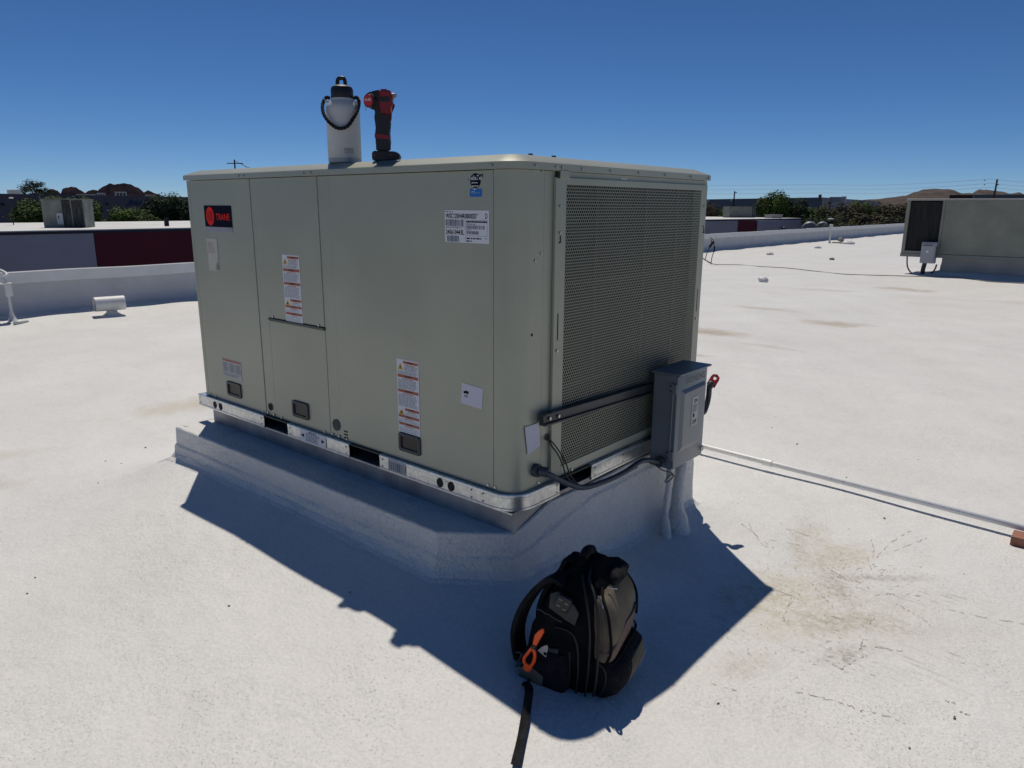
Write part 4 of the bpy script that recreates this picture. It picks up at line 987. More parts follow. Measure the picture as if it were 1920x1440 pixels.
# orange glove clip
OR = mat('clip_orange', (1., .10, .006), .45)
gc = bs(1003, 1225, .212, False); gcw = c0 + BF * gc.x + BN * .212 + Vector((0, 0, gc.z))
GC = thing('glove_clip', 'bright orange plastic glove clip hanging on the side of the backpack', 'clip', gcw+Vector((0, 0, -.10)), BA)
g0 = Vector((gc.x, -.212, gc.z-.10))
def gl(u, v, o=0.): q = bs(u, v, .212, False); return Vector((q.x-g0.x, -o, q.z-g0.z))
slab_ = BM(); ring = [gl(*p) for p in ((999, 1208), (1003, 1190), (1011, 1181), (1019, 1178), (1020, 1186), (1011, 1202), (1006, 1211))]
def slabxz(pts, th=.010, bev=.002):
    bm = BM(); a = [bm.verts.new(p+Vector((0, th/2, 0))) for p in pts]; b = [bm.verts.new(p-Vector((0, th/2, 0))) for p in pts]; n_ = len(pts)
    bm.faces.new(a[::-1]); bm.faces.new(b)
    for k in range(n_): bm.faces.new((a[k], a[(k+1) % n_], b[(k+1) % n_], b[k]))
    bmesh.ops.recalc_face_normals(bm, faces=bm.faces); bmesh.ops.bevel(bm, geom=list(bm.edges), offset=bev, segments=1, affect='EDGES'); return bm
build('upper_jaw', slabxz(ring), OR, GC)
build('pivot', slabxz([gl(*p) for p in ((996, 1214), (999, 1206), (1007, 1210), (1004, 1218))], .014), BLK, GC)
cord('clip_frame', [gl(*p) for p in ((998, 1214), (990, 1224), (983, 1234), (984, 1243), (990, 1247), (992, 1253))], .0055, OR, GC, 6, 4)
cord('clip_frame', [gl(*p) for p in ((999, 1214), (1003, 1228), (1001, 1240), (996, 1249), (992, 1256))], .0055, OR, GC, 6, 4)
build('lower_jaw', slabxz([gl(*p) for p in ((984, 1243), (999, 1247), (996, 1256), (990, 1259), (982, 1254))]), OR, GC)
tgp = [bs(u, v, .20, False) for u, v in ((1008, 1219), (1017, 1212), (1026, 1209), (1028, 1214), (1024, 1232))]
tgw = [c0+BF*p.x+BN*.20+Vector((0, 0, p.z)) for p in tgp]; tn = BN*.002
bm = BM(); a = [bm.verts.new(p) for p in tgw]; b = [bm.verts.new(p+tn) for p in tgw]; bm.faces.new(a[::-1]); bm.faces.new(b)
for k in range(5): bm.faces.new((a[k], a[(k+1) % 5], b[(k+1) % 5], b[k]))
tg_ = build('paper_tag', bm, mat('tag_grey', (.42, .38, .38), .6), label='small pale tag hanging behind the orange clip on the backpack', cat='tag')
ORG[tg_.name] = Vector(tg_.location)
q = bs(1022, 1226, .2034, False); qw = c0+BF*q.x+BN*.2034+Vector((0, 0, q.z)); bm = BM(); bm.faces.new([bm.verts.new(qw+BF*.006*math.cos(a_)+Vector((0, 0, .006*math.sin(a_)))) for a_ in [k*.6 for k in range(10)]]); build('tag_mark', bm, INK, tg_)

# ------------------------------------------------------------------ things on the roof by the parapet
RW = mat('vent_white', (.64, .64, .62), .5, 0, .08, 9, .3, 40, .003)
VC = onz(205, 588, G+.0); VT = thing('tee_vent', 'short white horizontal tee vent pipe lying near the left parapet', 'roof vent', (VC.x, VC.y, G))
a0 = onz(177, 571, G+.19); a1 = onz(233, 567, G+.19)
bm = BM(); n = 20
ring = []
dv = (a1-a0).normalized(); sv = dv.cross(Vector((0, 0, 1))); rr_ = .105
for base_, ro in ((a0, rr_), (a1, rr_), (a1, rr_*.9), (a0+dv*.004, rr_*.9)):
    ring.append([bm.verts.new(base_+sv*ro*math.cos(2*math.pi*k/n)+Vector((0, 0, ro*math.sin(2*math.pi*k/n)))) for k in range(n)])
for i in range(4):
    a, b = ring[i], ring[(i+1) % 4]
    for k in range(n): bm.faces.new((a[k], a[(k+1) % n], b[(k+1) % n], b[k]))
bmesh.ops.recalc_face_normals(bm, faces=bm.faces); build('pipe_tee', bm, RW, VT, smooth=40)
mid = a0.lerp(a1, .55); bm = tube(BM(), [Vector((mid.x, mid.y, G+.12)), Vector((mid.x, mid.y, G+.06)), Vector((mid.x, mid.y, G+.02)), Vector((mid.x, mid.y, G-.02))], [.06, .075, .13, .22], 16); build('foam_base', bm, FOAM, VT, smooth=True)
sc0 = onz(24, 604, G); ST = thing('pipe_stand', 'white coated conduit stand rising from the roof at the left edge', 'pipe stand', (sc0.x, sc0.y, G))
zt_ = .02
bm = tube(BM(), [sc0+Vector((0, 0, h)) for h in (-.02, .03, .08, .16, .3, .5)], [.13, .06, .035, .022, .02, .02], 12); build('stem', bm, RW, ST, smooth=True)
bx('junction', sc0.x-.035, sc0.x+.035, sc0.y-.04, sc0.y+.05, G+.36, G+.52, RW, ST, bev=.006)
bx('cap_plate', sc0.x-.06, sc0.x+.04, sc0.y-.12, sc0.y+.06, G+.521, G+.54, RW, ST, bev=.004)
bm = tube(BM(), smoothpts([sc0+Vector(q) for q in ((0, 0, .54), (-.02, -.03, .60), (-.05, .03, .65), (-.2, .0, .70), (-.36, 0, .68))], 5), .022, 8); build('bent_conduit', bm, RW, ST, smooth=True)
bm = tube(BM(), [onz(26, 606, G+.02), onz(52, 602, G+.02)], .022, 8); build('side_stub', bm, RW, ST, smooth=True)
# cord across the roof
cpts = [(1328, 492), (1345, 495), (1385, 496), (1425, 500), (1480, 504), (1528, 508), (1580, 513), (1640, 517), (1720, 520), (1790, 523), (1850, 528), (1925, 534), (2000, 541)]
P_ = [onz(u, v, G) for u, v in cpts]
for p in P_: p.z = float(roof_z(p.x, p.y))+.012
build('roof_cable', tube(BM(), smoothpts(P_, 6), .010, 6), mat('cable_grey', (.24, .23, .21), .7), smooth=True, label='long thin grey cable snaking across the white roof toward the second unit', cat='cable')
q = onz(1336, 497, G); WS = thing('wire_stand', 'thin wire stand with black cable ends beside the right edge of the coil guard', 'wire stand', (q.x, q.y, G))
dd = (CAM-q).length/FPX
def wp(u, v): return q + _r*((u-1336)*dd) + Vector((0, 0, (497-v)*dd))
cord_w = lambda n_, l_, r_, m_: build(n_, tube(BM(), smoothpts([wp(*p) for p in l_], 4), r_, 6), m_, WS, smooth=True)
cord_w('leg', [(1333, 496), (1334, 484), (1337, 470), (1336, 458)], .011, mat('wire_dark', (.04, .04, .045), .6)); cord_w('leg', [(1322, 488), (1325, 475), (1331, 460), (1330, 452)], .011, MATS['wire_dark'])
cord_w('black_boot', [(1328, 466), (1332, 460), (1335, 456)], .035, BLK_M); cord_w('black_boot', [(1337, 474), (1337, 464)], .022, BLK_M)
cord_w('foot_bar', [(1316, 484), (1324, 489), (1334, 494)], .018, MATS['cable_grey']); cord_w('whip', [(1336, 456), (1331, 450), (1328, 448)], .009, MATS['wire_dark'])
for i, (u, v, s_, lab) in enumerate(((1432, 527, .10, 'small white foam lump nearest on the roof beside the second unit'), (1442.5, 477.5, .11, 'small grey foam lump on the roof below the maroon wall panel'), (1533, 465.5, .12, 'small pale lump left of the thin white post on the roof'), (1560, 487, .07, 'tiny dark lump alone on the open roof'))):
    c_ = onz(u, v, G); bm = BM(); bmesh.ops.create_icosphere(bm, subdivisions=2, radius=s_)
    for vv in bm.verts: vv.co = Vector((vv.co.x*1.2, vv.co.y, vv.co.z*.7+.02))*(1+.45*noise.noise(vv.co*14+Vector((i, 0, 0)))); vv.co += c_
    build('foam_lump', bm, RW if s_ > .08 else mat('lump_dark', (.15, .14, .13), .8), smooth=True, label=lab, cat='foam lump', group='small lumps on the white roof')
c_ = onz(1588, 457, G); DV = thing('drain_vent', 'small grey dome drain cover on the roof near the far parapet', 'roof drain', (c_.x, c_.y, G))
bm = lathe(BM(), [(.34, 0), (.33, .07), (.22, .11), (.2, .13)], c_.x, c_.y, 16, G); build('drain_base', bm, RW, DV, smooth=30)
bm = lathe(BM(), [(.12, 0), (.14, .10), (.09, .17), (.03, .19)], c_.x-.25, c_.y-.1, 12, G+.10); build('drain_dome', bm, mat('dome_grey', (.2, .2, .2), .6), DV, smooth=30)
c_ = onz(1555, 456, G); PS = thing('thin_post', 'thin white post standing in front of the far parapet', 'post', (c_.x, c_.y, G))
bm = tube(BM(), [c_+Vector((0, 0, -.02)), c_+Vector((0, 0, .1)), c_+Vector((0, 0, .72))], [.09, .04, .035], 8); build('stem', bm, RW, PS)
bx('post_head', c_.x-.06, c_.x+.06, c_.y-.08, c_.y+.08, G+.7, G+.86, RW, PS, bev=.01)
bm = tube(BM(), [c_+Vector((.1, .1, .03)), c_+Vector((.55, .4, .03))], .03, 6); build('side_stub', bm, MATS['cable_grey'], PS)
# dark scuffs and cracks in the coating, right of the shadow
def crop5(x, y): return (1300+x/3, 960+y/3)
SCR = [((580, 1030), (690, 1055), (830, 1090), (940, 1130), (1060, 1150), (1190, 1200)), ((1130, 215), (1250, 165), (1320, 135)), ((940, 765), (1050, 775), (1190, 790)), ((1140, 515), (1220, 560), (1290, 600), (1330, 640)),
       ((1430, 545), (1600, 580), (1860, 620)), ((750, 320), (850, 370), (940, 400), (1000, 440)), ((770, 345), (860, 385), (930, 395)), ((680, 440), (740, 500), (790, 560)), ((730, 595), (840, 615)), ((550, 500), (520, 570), (500, 650)),
       ((270, 90), (330, 130), (430, 210)), ((310, 80), (380, 190), (450, 215)), ((520, 100), (690, 150)), ((1420, 1060), (1475, 1075)), ((980, 250), (1010, 340)), ((940, 790), (960, 700), (1020, 600)), ((820, 900), (900, 850), (980, 820)), ((790, 880), (850, 905)),
       ((1000, 150), (1015, 200), (1010, 250)), ((1030, 250), (1120, 160), (1220, 100)), ((430, 170), (600, 195)), ((470, 460), (560, 490)), ((1500, 1120), (1560, 1140)), ((100, 1000), (250, 1040)), ((1020, 470), (1120, 460), (1300, 468))]
bm = BM(); rd = random.Random(5)
for ln in SCR:
    P_ = smoothpts([onz(*crop5(*p), -.53) for p in ln], 14); i = 0
    for p in P_: p.x += rd.gauss(0, .003); p.y += rd.gauss(0, .003); p.z = float(roof_z(p.x, p.y))+.0022
    while i < len(P_)-2:
        j = min(len(P_)-1, i+rd.randint(2, 6)); ws = [rd.uniform(.0006, .0026) for _ in P_[i:j+1]]
        ws[0] = ws[-1] = .0006
        if j-i >= 1: ribbon(bm, P_[i:j+1], (.6, -.8, 0), ws, .0008)
        i = j+rd.choice((1, 2, 3, 4))
# short hair-like scuffs gathered in the dirty zone
for (cx_, cy_, sx_, sy_, n_, an) in ((.78, 1.02, .12, .2, 110, 2.2), (.98, 1.35, .1, .1, 60, 1.1), (1.02, .62, .06, .06, 40, .5), (.55, 1.6, .05, .12, 40, 2.3), (.75, .45, .06, .06, 30, 2.5)):
    for k in range(n_):
        x, y = rd.gauss(cx_, sx_), rd.gauss(cy_, sy_); a = an+rd.gauss(0, .35); l_ = rd.uniform(.004, .02); z = float(roof_z(x, y))+.002
        ribbon(bm, [(x, y, z), (x+l_*math.cos(a), y+l_*math.sin(a), z)], (math.sin(a), -math.cos(a), 0), rd.uniform(.0005, .0013), .0006)
build('roof_scuffs', bm, mat('scuff', (.40, .36, .29), .9), kind='stuff')
# flecks of debris
rd = random.Random(12); bm = BM()
for k in range(70):
    x, y = rd.uniform(-3.6, 1.9), rd.uniform(-1.6, 4.2)
    if poly_d(np.array(x), np.array(y), CURB) < .03 or (abs(x-.4) < .3 and abs(y+.15) < .3): continue
    s_ = rd.choice((.002, .003, .003, .005)); z = float(roof_z(x, y)); a = rd.uniform(0, 3.14)
    M_ = Matrix.Translation((x, y, z+.002)) @ Matrix.Rotation(a, 4, 'Z'); box(bm, -s_*rd.uniform(.8, 2.4), s_, -s_*.6, s_*.6, -.001, s_*.7, 0, 1, M_)
build('roof_debris', bm, mat('debris', (.16, .14, .11), .9), kind='stuff')

# ------------------------------------------------------------------ second unit
def unit2():
    t = thing('second_air_conditioner', 'older grey-green rooftop unit with open dark coil at the right edge', 'air conditioner', (-1.0, 18.9, -.08))
    x0, x1, y0, y1, z0, z1 = -2.93, 1.3, 18.30, 19.7, -.02, 1.235
    bx('cabinet', -2.10, x1, y0, y1, z0, z1, PAINT_OLD, t, bev=.01)
    bx('coil_section', x0+.01, -2.105, y0+.09, y1, z0, z1, SEAM, t)
    bx('coil', x0+.07, -2.16, y0+.05, y0+.088, z0+.06, z1-.03, mat('coil_old', (.018, .017, .018), .8, .2, .5, 3, .4, 5, .02, stretch=(12, 1, 1)), t)
    bx('frame_post', x0, x0+.075, y0, y0+.09, z0, z1, PAINT_OLD, t, bev=.004)
    bx('frame_post', -2.155, -2.10, y0-.002, y0+.09, z0, z1, PAINT_OLD, t, bev=.004)
    bx('frame_rail', x0+.075, -2.155, y0, y0+.09, z0-.002, z0+.06, PAINT_OLD, t, bev=.004)
    bx('lid', x0-.015, x1, y0-.015, y1+.02, z1+.001, z1+.045, mat('old_lid', (.33, .33, .31), .55), t, bev=.006)
    bx('base_rail', x0-.01, x1, y0-.012, y1, z0-.085, z0-.003, mat('old_rail', (.22, .23, .22), .6, .3), t, bev=.004)
    bx('access_panel', .05, 1.25, y0-.006, y0-.001, z0+.03, z1-.04, PAINT_OLD, t)
    c = thing('roof_curb', 'white coated curb wall beneath the second unit at the right edge', 'roof curb', (-.5, 19, G))
    bm = BM()
    ring_ = []
    for off, z in ((0, -.107), (0, -.22), (.012, -.3), (.02, -.45), (.06, -.52), (.16, G-.02)):
        ring_.append([((x, y), z) for x, y in ((-2.03-off, 18.40-off), (1.2+off, 18.40-off), (1.2+off, 19.6+off), (-2.03-off, 19.6+off))])
    ringloft(bm, ring_[::-1]); bmesh.ops.recalc_face_normals(bm, faces=bm.faces); build('foam_wall', bm, mat('curb_grey', (.30, .295, .285), .7, 0, .15, 1.5), c, smooth=25)
    d = thing('disconnect_switch_box', 'small grey disconnect box mounted low on the second unit at right', 'switch box', (-2.28, 18.15, -.2))
    bx('enclosure', -2.45, -2.135, 18.10, 18.295, -.235, .265, mat('box_light', (.42, .43, .46), .5), d, bev=.01)
    bx('door', -2.445, -2.155, 18.075, 18.098, -.20, .235, mat('box_light2', (.34, .35, .38), .5), d, bev=.012)
    bx('door_groove', -2.41, -2.20, 18.068, 18.074, .18, .20, GREYP, d)
    bx('lever', -2.12, -2.10, 18.10, 18.14, -.10, .17, GREYP, d)
    bx('mark', -2.33, -2.28, 18.066, 18.074, .02, .07, WHT, d)
    for lst, r_, lab in (([(-2.80, 18.4, -.08), (-2.74, 18.3, -.35), (-2.60, 18.2, -.5), (-2.42, 18.15, -.54)], .016, 'black cable drooping from the coil corner of the second unit to the roof'),
                         ([(-2.35, 18.2, -.23), (-2.37, 18.2, -.4), (-2.36, 18.15, -.55)], .05, 'dark bundle of conduit dropping from the small switch box to the roof'),
                         ([(-2.10, 18.25, -.26), (-2.13, 18.22, -.4), (-2.25, 18.2, -.53)], .018, 'thin dark cable slanting down right of the conduit bundle')):
        build('power_cable', tube(BM(), smoothpts(lst, 5), r_, 8), CABLE, smooth=True, label=lab, cat='cable', group='cables under the second unit')
unit2()

# ------------------------------------------------------------------ neighbouring building with maroon panels
NX = -45.2; NT = -.40
NB = thing('neighbour_building', 'long low grey commercial building with maroon wall panels and white roof behind the parapet', 'building', (NX-8, 40, GZ))
MAR = mat('maroon_paint', (.12, .008, .02), .75, 0, .08, .8)
GRY = mat('neighbour_grey', (.40, .385, .43), .85, 0, .05, .5)
def nb(name, y0, y1, m_): bx(name, NX-.3, NX, y0, y1, GZ, NT-.22, m_, NB)
def yat(u, v, x): p = onx(u, v, x); return p.y
yA = onx(177, 450, NX).y; yB = 26.; yC = onx(1384, 430, NX+6).y
# the front wall turns gently: build in two straight runs
ybr = [-40, yA, yB]
nb('wall_panel', -40, yA-.02, GRY); nb('wall_panel', yA+.02, yB-.02, MAR)
p1 = Vector((NX, yB, 0)); pR0 = onz(1320, 411, NT); pR1 = onz(1503, 409, NT); pM0 = onz(1384, 410.5, NT); pM1 = onz(1421, 410.2, NT)
def wallrun(name, a, b, m_, z0=GZ, z1=NT-.22, th=.3):
    a = Vector((a.x, a.y, 0)); b = Vector((b.x, b.y, 0)); d = (b-a).normalized(); n_ = Vector((-d.y, d.x, 0))*th
    bm = BM(); va = [bm.verts.new((p.x, p.y, z)) for z in (z0, z1) for p in (a, b, b+n_, a+n_)]
    for q in ((0, 1, 5, 4), (1, 2, 6, 5), (2, 3, 7, 6), (3, 0, 4, 7), (4, 5, 6, 7), (3, 2, 1, 0)): bm.faces.new([va[i] for i in q])
    bmesh.ops.recalc_face_normals(bm, faces=bm.faces); return build(name, bm, m_, NB)
wallrun('wall_panel', p1, pM0, GRY); wallrun('wall_panel', pM0, pM1, MAR); wallrun('wall_panel', pM1, pR1, GRY)
bm = BM(); top = [Vector((NX+.03, -40, NT)), Vector((NX+.03, yB, NT)), Vector((pM0.x+.03, pM0.y, NT)), Vector((pR1.x+.03, pR1.y+.05, NT)), Vector((pR1.x-22, pR1.y+4, NT)), Vector((NX-20, 60, NT)), Vector((NX-19, -40, NT))]
for z0_, z1_, m_, nm in ((NT-.06, NT, mat('neighbour_roof', (.62, .62, .60), .8, 0, .06, .3), 'roof'), (NT-.218, NT-.064, mat('coping_dark', (.03, .03, .045), .7), 'coping')):
    bm = BM(); a = [bm.verts.new((p.x, p.y, z0_)) for p in top]; b = [bm.verts.new((p.x, p.y, z1_)) for p in top]; bm.faces.new(a[::-1]); bm.faces.new(b)
    for k in range(len(top)): bm.faces.new((a[k], a[(k+1) % 7], b[(k+1) % 7], b[k]))
    bmesh.ops.recalc_face_normals(bm, faces=bm.faces); build(nm, bm, m_, NB)
for (u, v) in ((1341, 426), (1467, 421)):
    d_ = (pR1-pM0).normalized(); c_ = (pM0 if u < 1400 else pM1) + d_*((-7 if u < 1400 else 6.5)); c_.z = NT-1.4
    bm = BM(); tube(bm, [c_+Vector((.05, 0, 0)), c_+Vector((.35, 0, 0))], .28, 8); build('wall_lamp', bm, GREYP, NB)
c_ = onz(313, 424, NT); bx('roof_pipe', c_.x-.1, c_.x+.1, c_.y-.12, c_.y+.12, NT-.1, NT+.55, BLK_M, NB)
def far_unit(u0, u1, vb, vt, base_z, name, label, m_, split=None, door=False, group='rooftop units on neighbouring roofs', dark_first=False):
    a = onz(u0, vb, base_z); b = onz(u1, vb-.0, base_z); dist = ((a+b)/2-CAM).length; h = (vb-vt)*dist/FPX
    mid_ = (a+b)/2; ww = (b-a).length; ang = math.atan2((b-a).y, (b-a).x)
    t = thing(name, label, 'air conditioner', (mid_.x, mid_.y, base_z), ang, group)
    s_ = split if split else 1.
    bx('cabinet', -ww/2, -ww/2+ww*s_, 0, 1.6, 0.02, h, m_, t, bev=.02)
    if s_ < 1: 
        bx('coil', -ww/2+ww*s_+.01, ww/2, .03, 1.55, .05, h-.04, mat('coil_far', (.055, .055, .05), .8, 0, .6, 1.2, stretch=(6, 1, 1)), t)
        bx('corner_post', ww/2, ww/2+.05, 0, 1.6, 0.02, h, m_, t); bx('corner_post', -ww/2+ww*(s_+(1-s_)*.42), -ww/2+ww*(s_+(1-s_)*.42)+.05, .0, .03, .04, h, m_, t)
    bx('lid', -ww/2-.03, ww/2+.08, -.05, 1.65, h+.001, h+.05, m_, t)
    bx('base_rail', -ww/2, ww/2, -.02, 1.6, -.02, .018, GREYP, t)
    if door: bx('panel_door', -ww/2+ww*.345, -ww/2+ww*.49, -.06, -.005, .2, h*.52, mat('box_white', (.5, .5, .5), .6), t); bx('switch', -ww/2+ww*.38, -ww/2+ww*.40, -.09, -.061, .55, .72, BLK, t)
    return t
far_unit(83, 160, 427.0, 384, NT, 'rooftop_unit', 'weathered grey rooftop unit with streaked dark coil on the neighbouring roof at left', mat('unit_far', (.23, .24, .21), .7, 0, .25, 1.5), .49, True)
far_unit(1367, 1415, 408, 389.5, NT, 'rooftop_unit', 'boxy grey rooftop unit above the right maroon wall panel', mat('unit_far2', (.20, .20, .17), .7, 0, .15, 1.), .88)
far_unit(1447, 1467, 409, 403.5, NT, 'roof_hatch', 'small low box vent on the neighbouring roof right of the maroon panel', mat('unit_far3', (.3, .3, .29), .7))

# ------------------------------------------------------------------ warehouses
WH = mat('warehouse_wall', (.085, .085, .115), .9, 0, .06, .1); WH2 = mat('warehouse_wall_light', (.30, .30, .33), .9, 0, .06, .1)
def hall(name, label, pts, z1, mts, depth_dir, depth, parapet=True):
    c_ = sum(pts, Vector())/len(pts); t = thing(name, label, 'warehouse', (c_.x, c_.y, GZ))
    for i in range(len(pts)-1):
        a, b = pts[i].copy(), pts[i+1].copy(); L__ = (b-a).length; n_ = max(1, round(L__/16)); d = (b-a)/n_
        for k in range(n_):
            p, q2 = a+d*k, a+d*(k+1)-d.normalized()*.12; nn = Vector(depth_dir).normalized()*.5
            bm = BM(); va = [bm.verts.new((w_.x, w_.y, z)) for z in (GZ, z1) for w_ in (p, q2, q2+nn, p+nn)]
            for f_ in ((0, 1, 5, 4), (1, 2, 6, 5), (2, 3, 7, 6), (3, 0, 4, 7), (4, 5, 6, 7)): bm.faces.new([va[j] for j in f_])
            bmesh.ops.recalc_face_normals(bm, faces=bm.faces); build('wall_panel', bm, mts[i], t)
    top = [p.copy() for p in pts]; dd_ = Vector(depth_dir).normalized()*depth; nn = Vector(depth_dir).normalized()*.3
    poly = [p+nn for p in top]+[top[-1]+dd_, top[0]+dd_]
    bm = BM(); a = [bm.verts.new((p.x, p.y, GZ)) for p in poly]; b = [bm.verts.new((p.x, p.y, z1-.8)) for p in poly]; bm.faces.new(b)
    for k in range(len(poly)): bm.faces.new((a[k], a[(k+1) % len(poly)], b[(k+1) % len(poly)], b[k]))
    bmesh.ops.recalc_face_normals(bm, faces=bm.faces); build('roof', bm, mat('hall_roof', (.4, .4, .4), .9), t)
    return t
wl0, wl1 = onz(0, 363, 3.5), onz(345, 369.3, 3.5); dL = (wl1-wl0)
WL = hall('warehouse', 'long dark grey warehouse with blue lettering behind the round trees at left', [wl0-dL*.6, wl0+dL*1.9], 3.5, [WH], (-1, .3, 0), 60)
nL = Vector((dL.y, -dL.x, 0)).normalized()
# blue sign, letter-like strokes too small to read
def onwall(u, v):
    d = ray(u, v); t = (wl0-CAM).dot(nL)/d.dot(nL); return CAM+d*t+nL*.25
bm = BM()
for st in ([(236, 387), (241, 382), (246, 376)], [(243, 386), (247, 375), (250, 385)], [(251, 384), (253, 378), (256, 383), (254, 385)], [(258, 376), (257, 385)], [(260, 384), (263, 379), (262, 385)], [(265, 377), (265, 385), (268, 384)], [(269, 383), (272, 378), (274, 382)]):
    P_ = [onwall(*p) for p in st]; tube(bm, P_, .14, 4)
build('wall_sign', bm, mat('sign_blue', (.01, .06, .16), .6), WL)
for (u, v) in ((3, 383), (199, 383)): bm = tube(BM(), [onwall(u, v), onwall(u, v)+nL*.5], .35, 6); build('wall_lamp', bm, BLK_M, WL)
wr = [onz(1290, 374.3, 3.5), onz(1542.5, 370, 3.5), onz(1650, 377.5, 3.5)]
WR = hall('warehouse', 'long blue-grey warehouse with a pale end wall on the skyline at right', wr, 3.5, [mat('warehouse_blue', (.075, .10, .135), .9), WH2], (-.5, 1, 0), 50)
def roofbox(name, u, vb, vt, wpx, dist, label, m_, cat='rooftop unit', group=None):
    a = far(u, dist); z0 = CAM.z+(388-vb-.0)*0; s_ = dist/FPX*1.03
    zc = far(u, dist, vb).z; h = (vb-vt)*s_; w_ = wpx*s_
    return bx(name, a.x-w_/2, a.x+w_/2, a.y-w_/2, a.y+w_/2, zc-.8, zc+h, m_, None, bev=.05, label=label, cat=cat, group=group)
LW = mat('far_white', (.55, .55, .52), .8)
roofbox('rooftop_unit', 30, 365, 358, 14, 262, 'white box unit on the warehouse roof at the far left', LW, group='boxes on the warehouse roofs')
roofbox('rooftop_unit', 1536, 370.5, 365.5, 4, 190, 'small dark box on the corner of the blue-grey warehouse roof', GREYP, group='boxes on the warehouse roofs')
roofbox('rooftop_unit', 1568, 373, 369.8, 18, 200, 'wide low box on the pale end wall of the right warehouse', WH2, group='boxes on the warehouse roofs')
roofbox('rooftop_unit', 1581, 373, 368.8, 6, 205, 'small white box beside the wide one on the right warehouse roof', LW, group='boxes on the warehouse roofs')
for u, vt, lab in ((1556, 379, 'dark square floodlight pole left of its twin before the pale warehouse wall'), (1578, 380, 'dark square floodlight pole right of its twin before the pale warehouse wall')):
    a = far(u, 150); zt_ = far(u, 150, vt).z; t = thing('floodlight_pole', lab, 'light pole', (a.x, a.y, GZ), 0, 'light poles by the pale warehouse wall')
    bx('pole', a.x-.12, a.x+.12, a.y-.12, a.y+.12, GZ, zt_-.5, GREYP, t); bx('lamp_head', a.x-.3, a.x+.3, a.y-.3, a.y+.3, zt_-.5, zt_, GREYP, t)
# distant pale buildings below the buttes, dark blocks at right
for i, (u0, u1, vt, d_, m_, lab) in enumerate(((218, 240, 359.5, 700, LW, 'cream far building with a row of dark windows below the big butte'), (145, 182, 364.2, 500, LW, 'long white low far building below the butte left of centre'), (184, 200, 361.7, 600, LW, 'small white far building with dark openings beside the big butte'), (274, 294, 364.8, 650, mat('far_cream', (.5, .42, .3), .9), 'pale low far building below the small right butte'), (62, 76, 362.3, 500, WH2, 'grey low far building under the tall ragged tree'),
                                      (1778, 1822, 365.5, 260, mat('far_dark', (.035, .025, .03), .9), 'dark brown block building on the horizon behind the second unit'), (1823, 1990, 364.8, 330, mat('far_blue', (.10, .13, .15), .9), 'long blue-grey building on the horizon at the far right'))):
    a, b = far(u0, d_), far(u1, d_); zt_ = far((u0+u1)/2, d_, vt).z; d__ = (b-a); n_ = Vector((-d__.y, d__.x, 0)).normalized()*12
    if n_.dot(a-CAM) < 0: n_ = -n_
    c_ = (a+b)/2; t = thing('far_building', lab, 'building', (c_.x, c_.y, GZ), 0, 'far buildings on the horizon')
    bm = BM(); va = [bm.verts.new((w_.x, w_.y, z)) for z in (GZ, zt_) for w_ in (a, b, b+n_, a+n_)]
    for f_ in ((0, 1, 5, 4), (1, 2, 6, 5), (2, 3, 7, 6), (3, 0, 4, 7), (4, 5, 6, 7)): bm.faces.new([va[j] for j in f_])
    bmesh.ops.recalc_face_normals(bm, faces=bm.faces); build('wall', bm, m_, t)
    if i in (0, 2):
        for k in range(3):
            p = a.lerp(b, .15+.28*k); q2 = a.lerp(b, .33+.28*k); nn = -n_.normalized()*.2; z0_, z1_ = zt_-(3.4 if i == 0 else 1.8), zt_-1.
            bm = BM(); bm.faces.new([bm.verts.new((w_.x+nn.x, w_.y+nn.y, z)) for w_, z in ((p, z0_), (q2, z0_), (q2, z1_), (p, z1_))]); build('window', bm, GREYP, t)

# ------------------------------------------------------------------ hills
def hill(name, label, sky_, dist, depth, m_, kind='structure'):
    """sky_: (u, v) crest points; a ridge with real depth and eroded flanks"""
    P_ = [far(u, dist, v) for u, v in sky_]
    xs = []
    for i in range(len(P_)-1):
        for k in range(8): xs.append(P_[i].lerp(P_[i+1], k/8))
    xs.append(P_[-1]); bm = BM(); rows_ = []
    for i, p in enumerate(xs):
        out = Vector((p.x-CAM.x, p.y-CAM.y, 0)).normalized(); H = max(.5, p.z-GZ); row = []
        for t in np.linspace(-1, 1, 15):
            s_ = math.cos(t*math.pi/2)**1.15; q = p+out*(t*depth); z = GZ+H*s_
            nn = noise.fractal(Vector((q.x, q.y, 0))*(9/depth), 1, 2, 4)
            z += nn*H*.16*min(1, abs(t)*3)*(1-abs(t)) + H*.07*noise.noise(Vector((p.x, p.y, 0))*(14/depth))*(1-abs(t))
            row.append(bm.verts.new((q.x, q.y, max(GZ-2, z))))
        rows_.append(row)
    for a, b in zip(rows_, rows_[1:]):
        for k in range(14): bm.faces.new((a[k], b[k], b[k+1], a[k+1]))
    bmesh.ops.recalc_face_normals(bm, faces=bm.faces)
    return build(name, bm, m_, smooth=True, kind=kind, label=label)
HD = mat('butte_rock', (.014, .012, .018), .95, 0, .5, .03, .8, .1, 3, col2=(.030, .022, .026), spec=0.)
HB_ = mat('hill_rock_haze', (.075, .065, .062), .95, 0, .4, .02, .8, .06, 5, col2=(.12, .098, .088), spec=0.)  # brown-grey rock with the slight distance haze put into its colour
hill('hill', None, [(80, 366), (88, 357.5), (94, 355), (101, 354.5), (108, 358), (116, 366)], 2300, 140, HD)
hill('hill', None, [(112, 366), (117, 356), (125, 351.5), (133, 350), (141, 351.5), (150, 356), (160, 362), (166, 367)], 2500, 150, HD)
hill('hill', None, [(155, 366), (166, 357.5), (176, 356), (186, 358), (200, 368)], 2700, 120, HD)
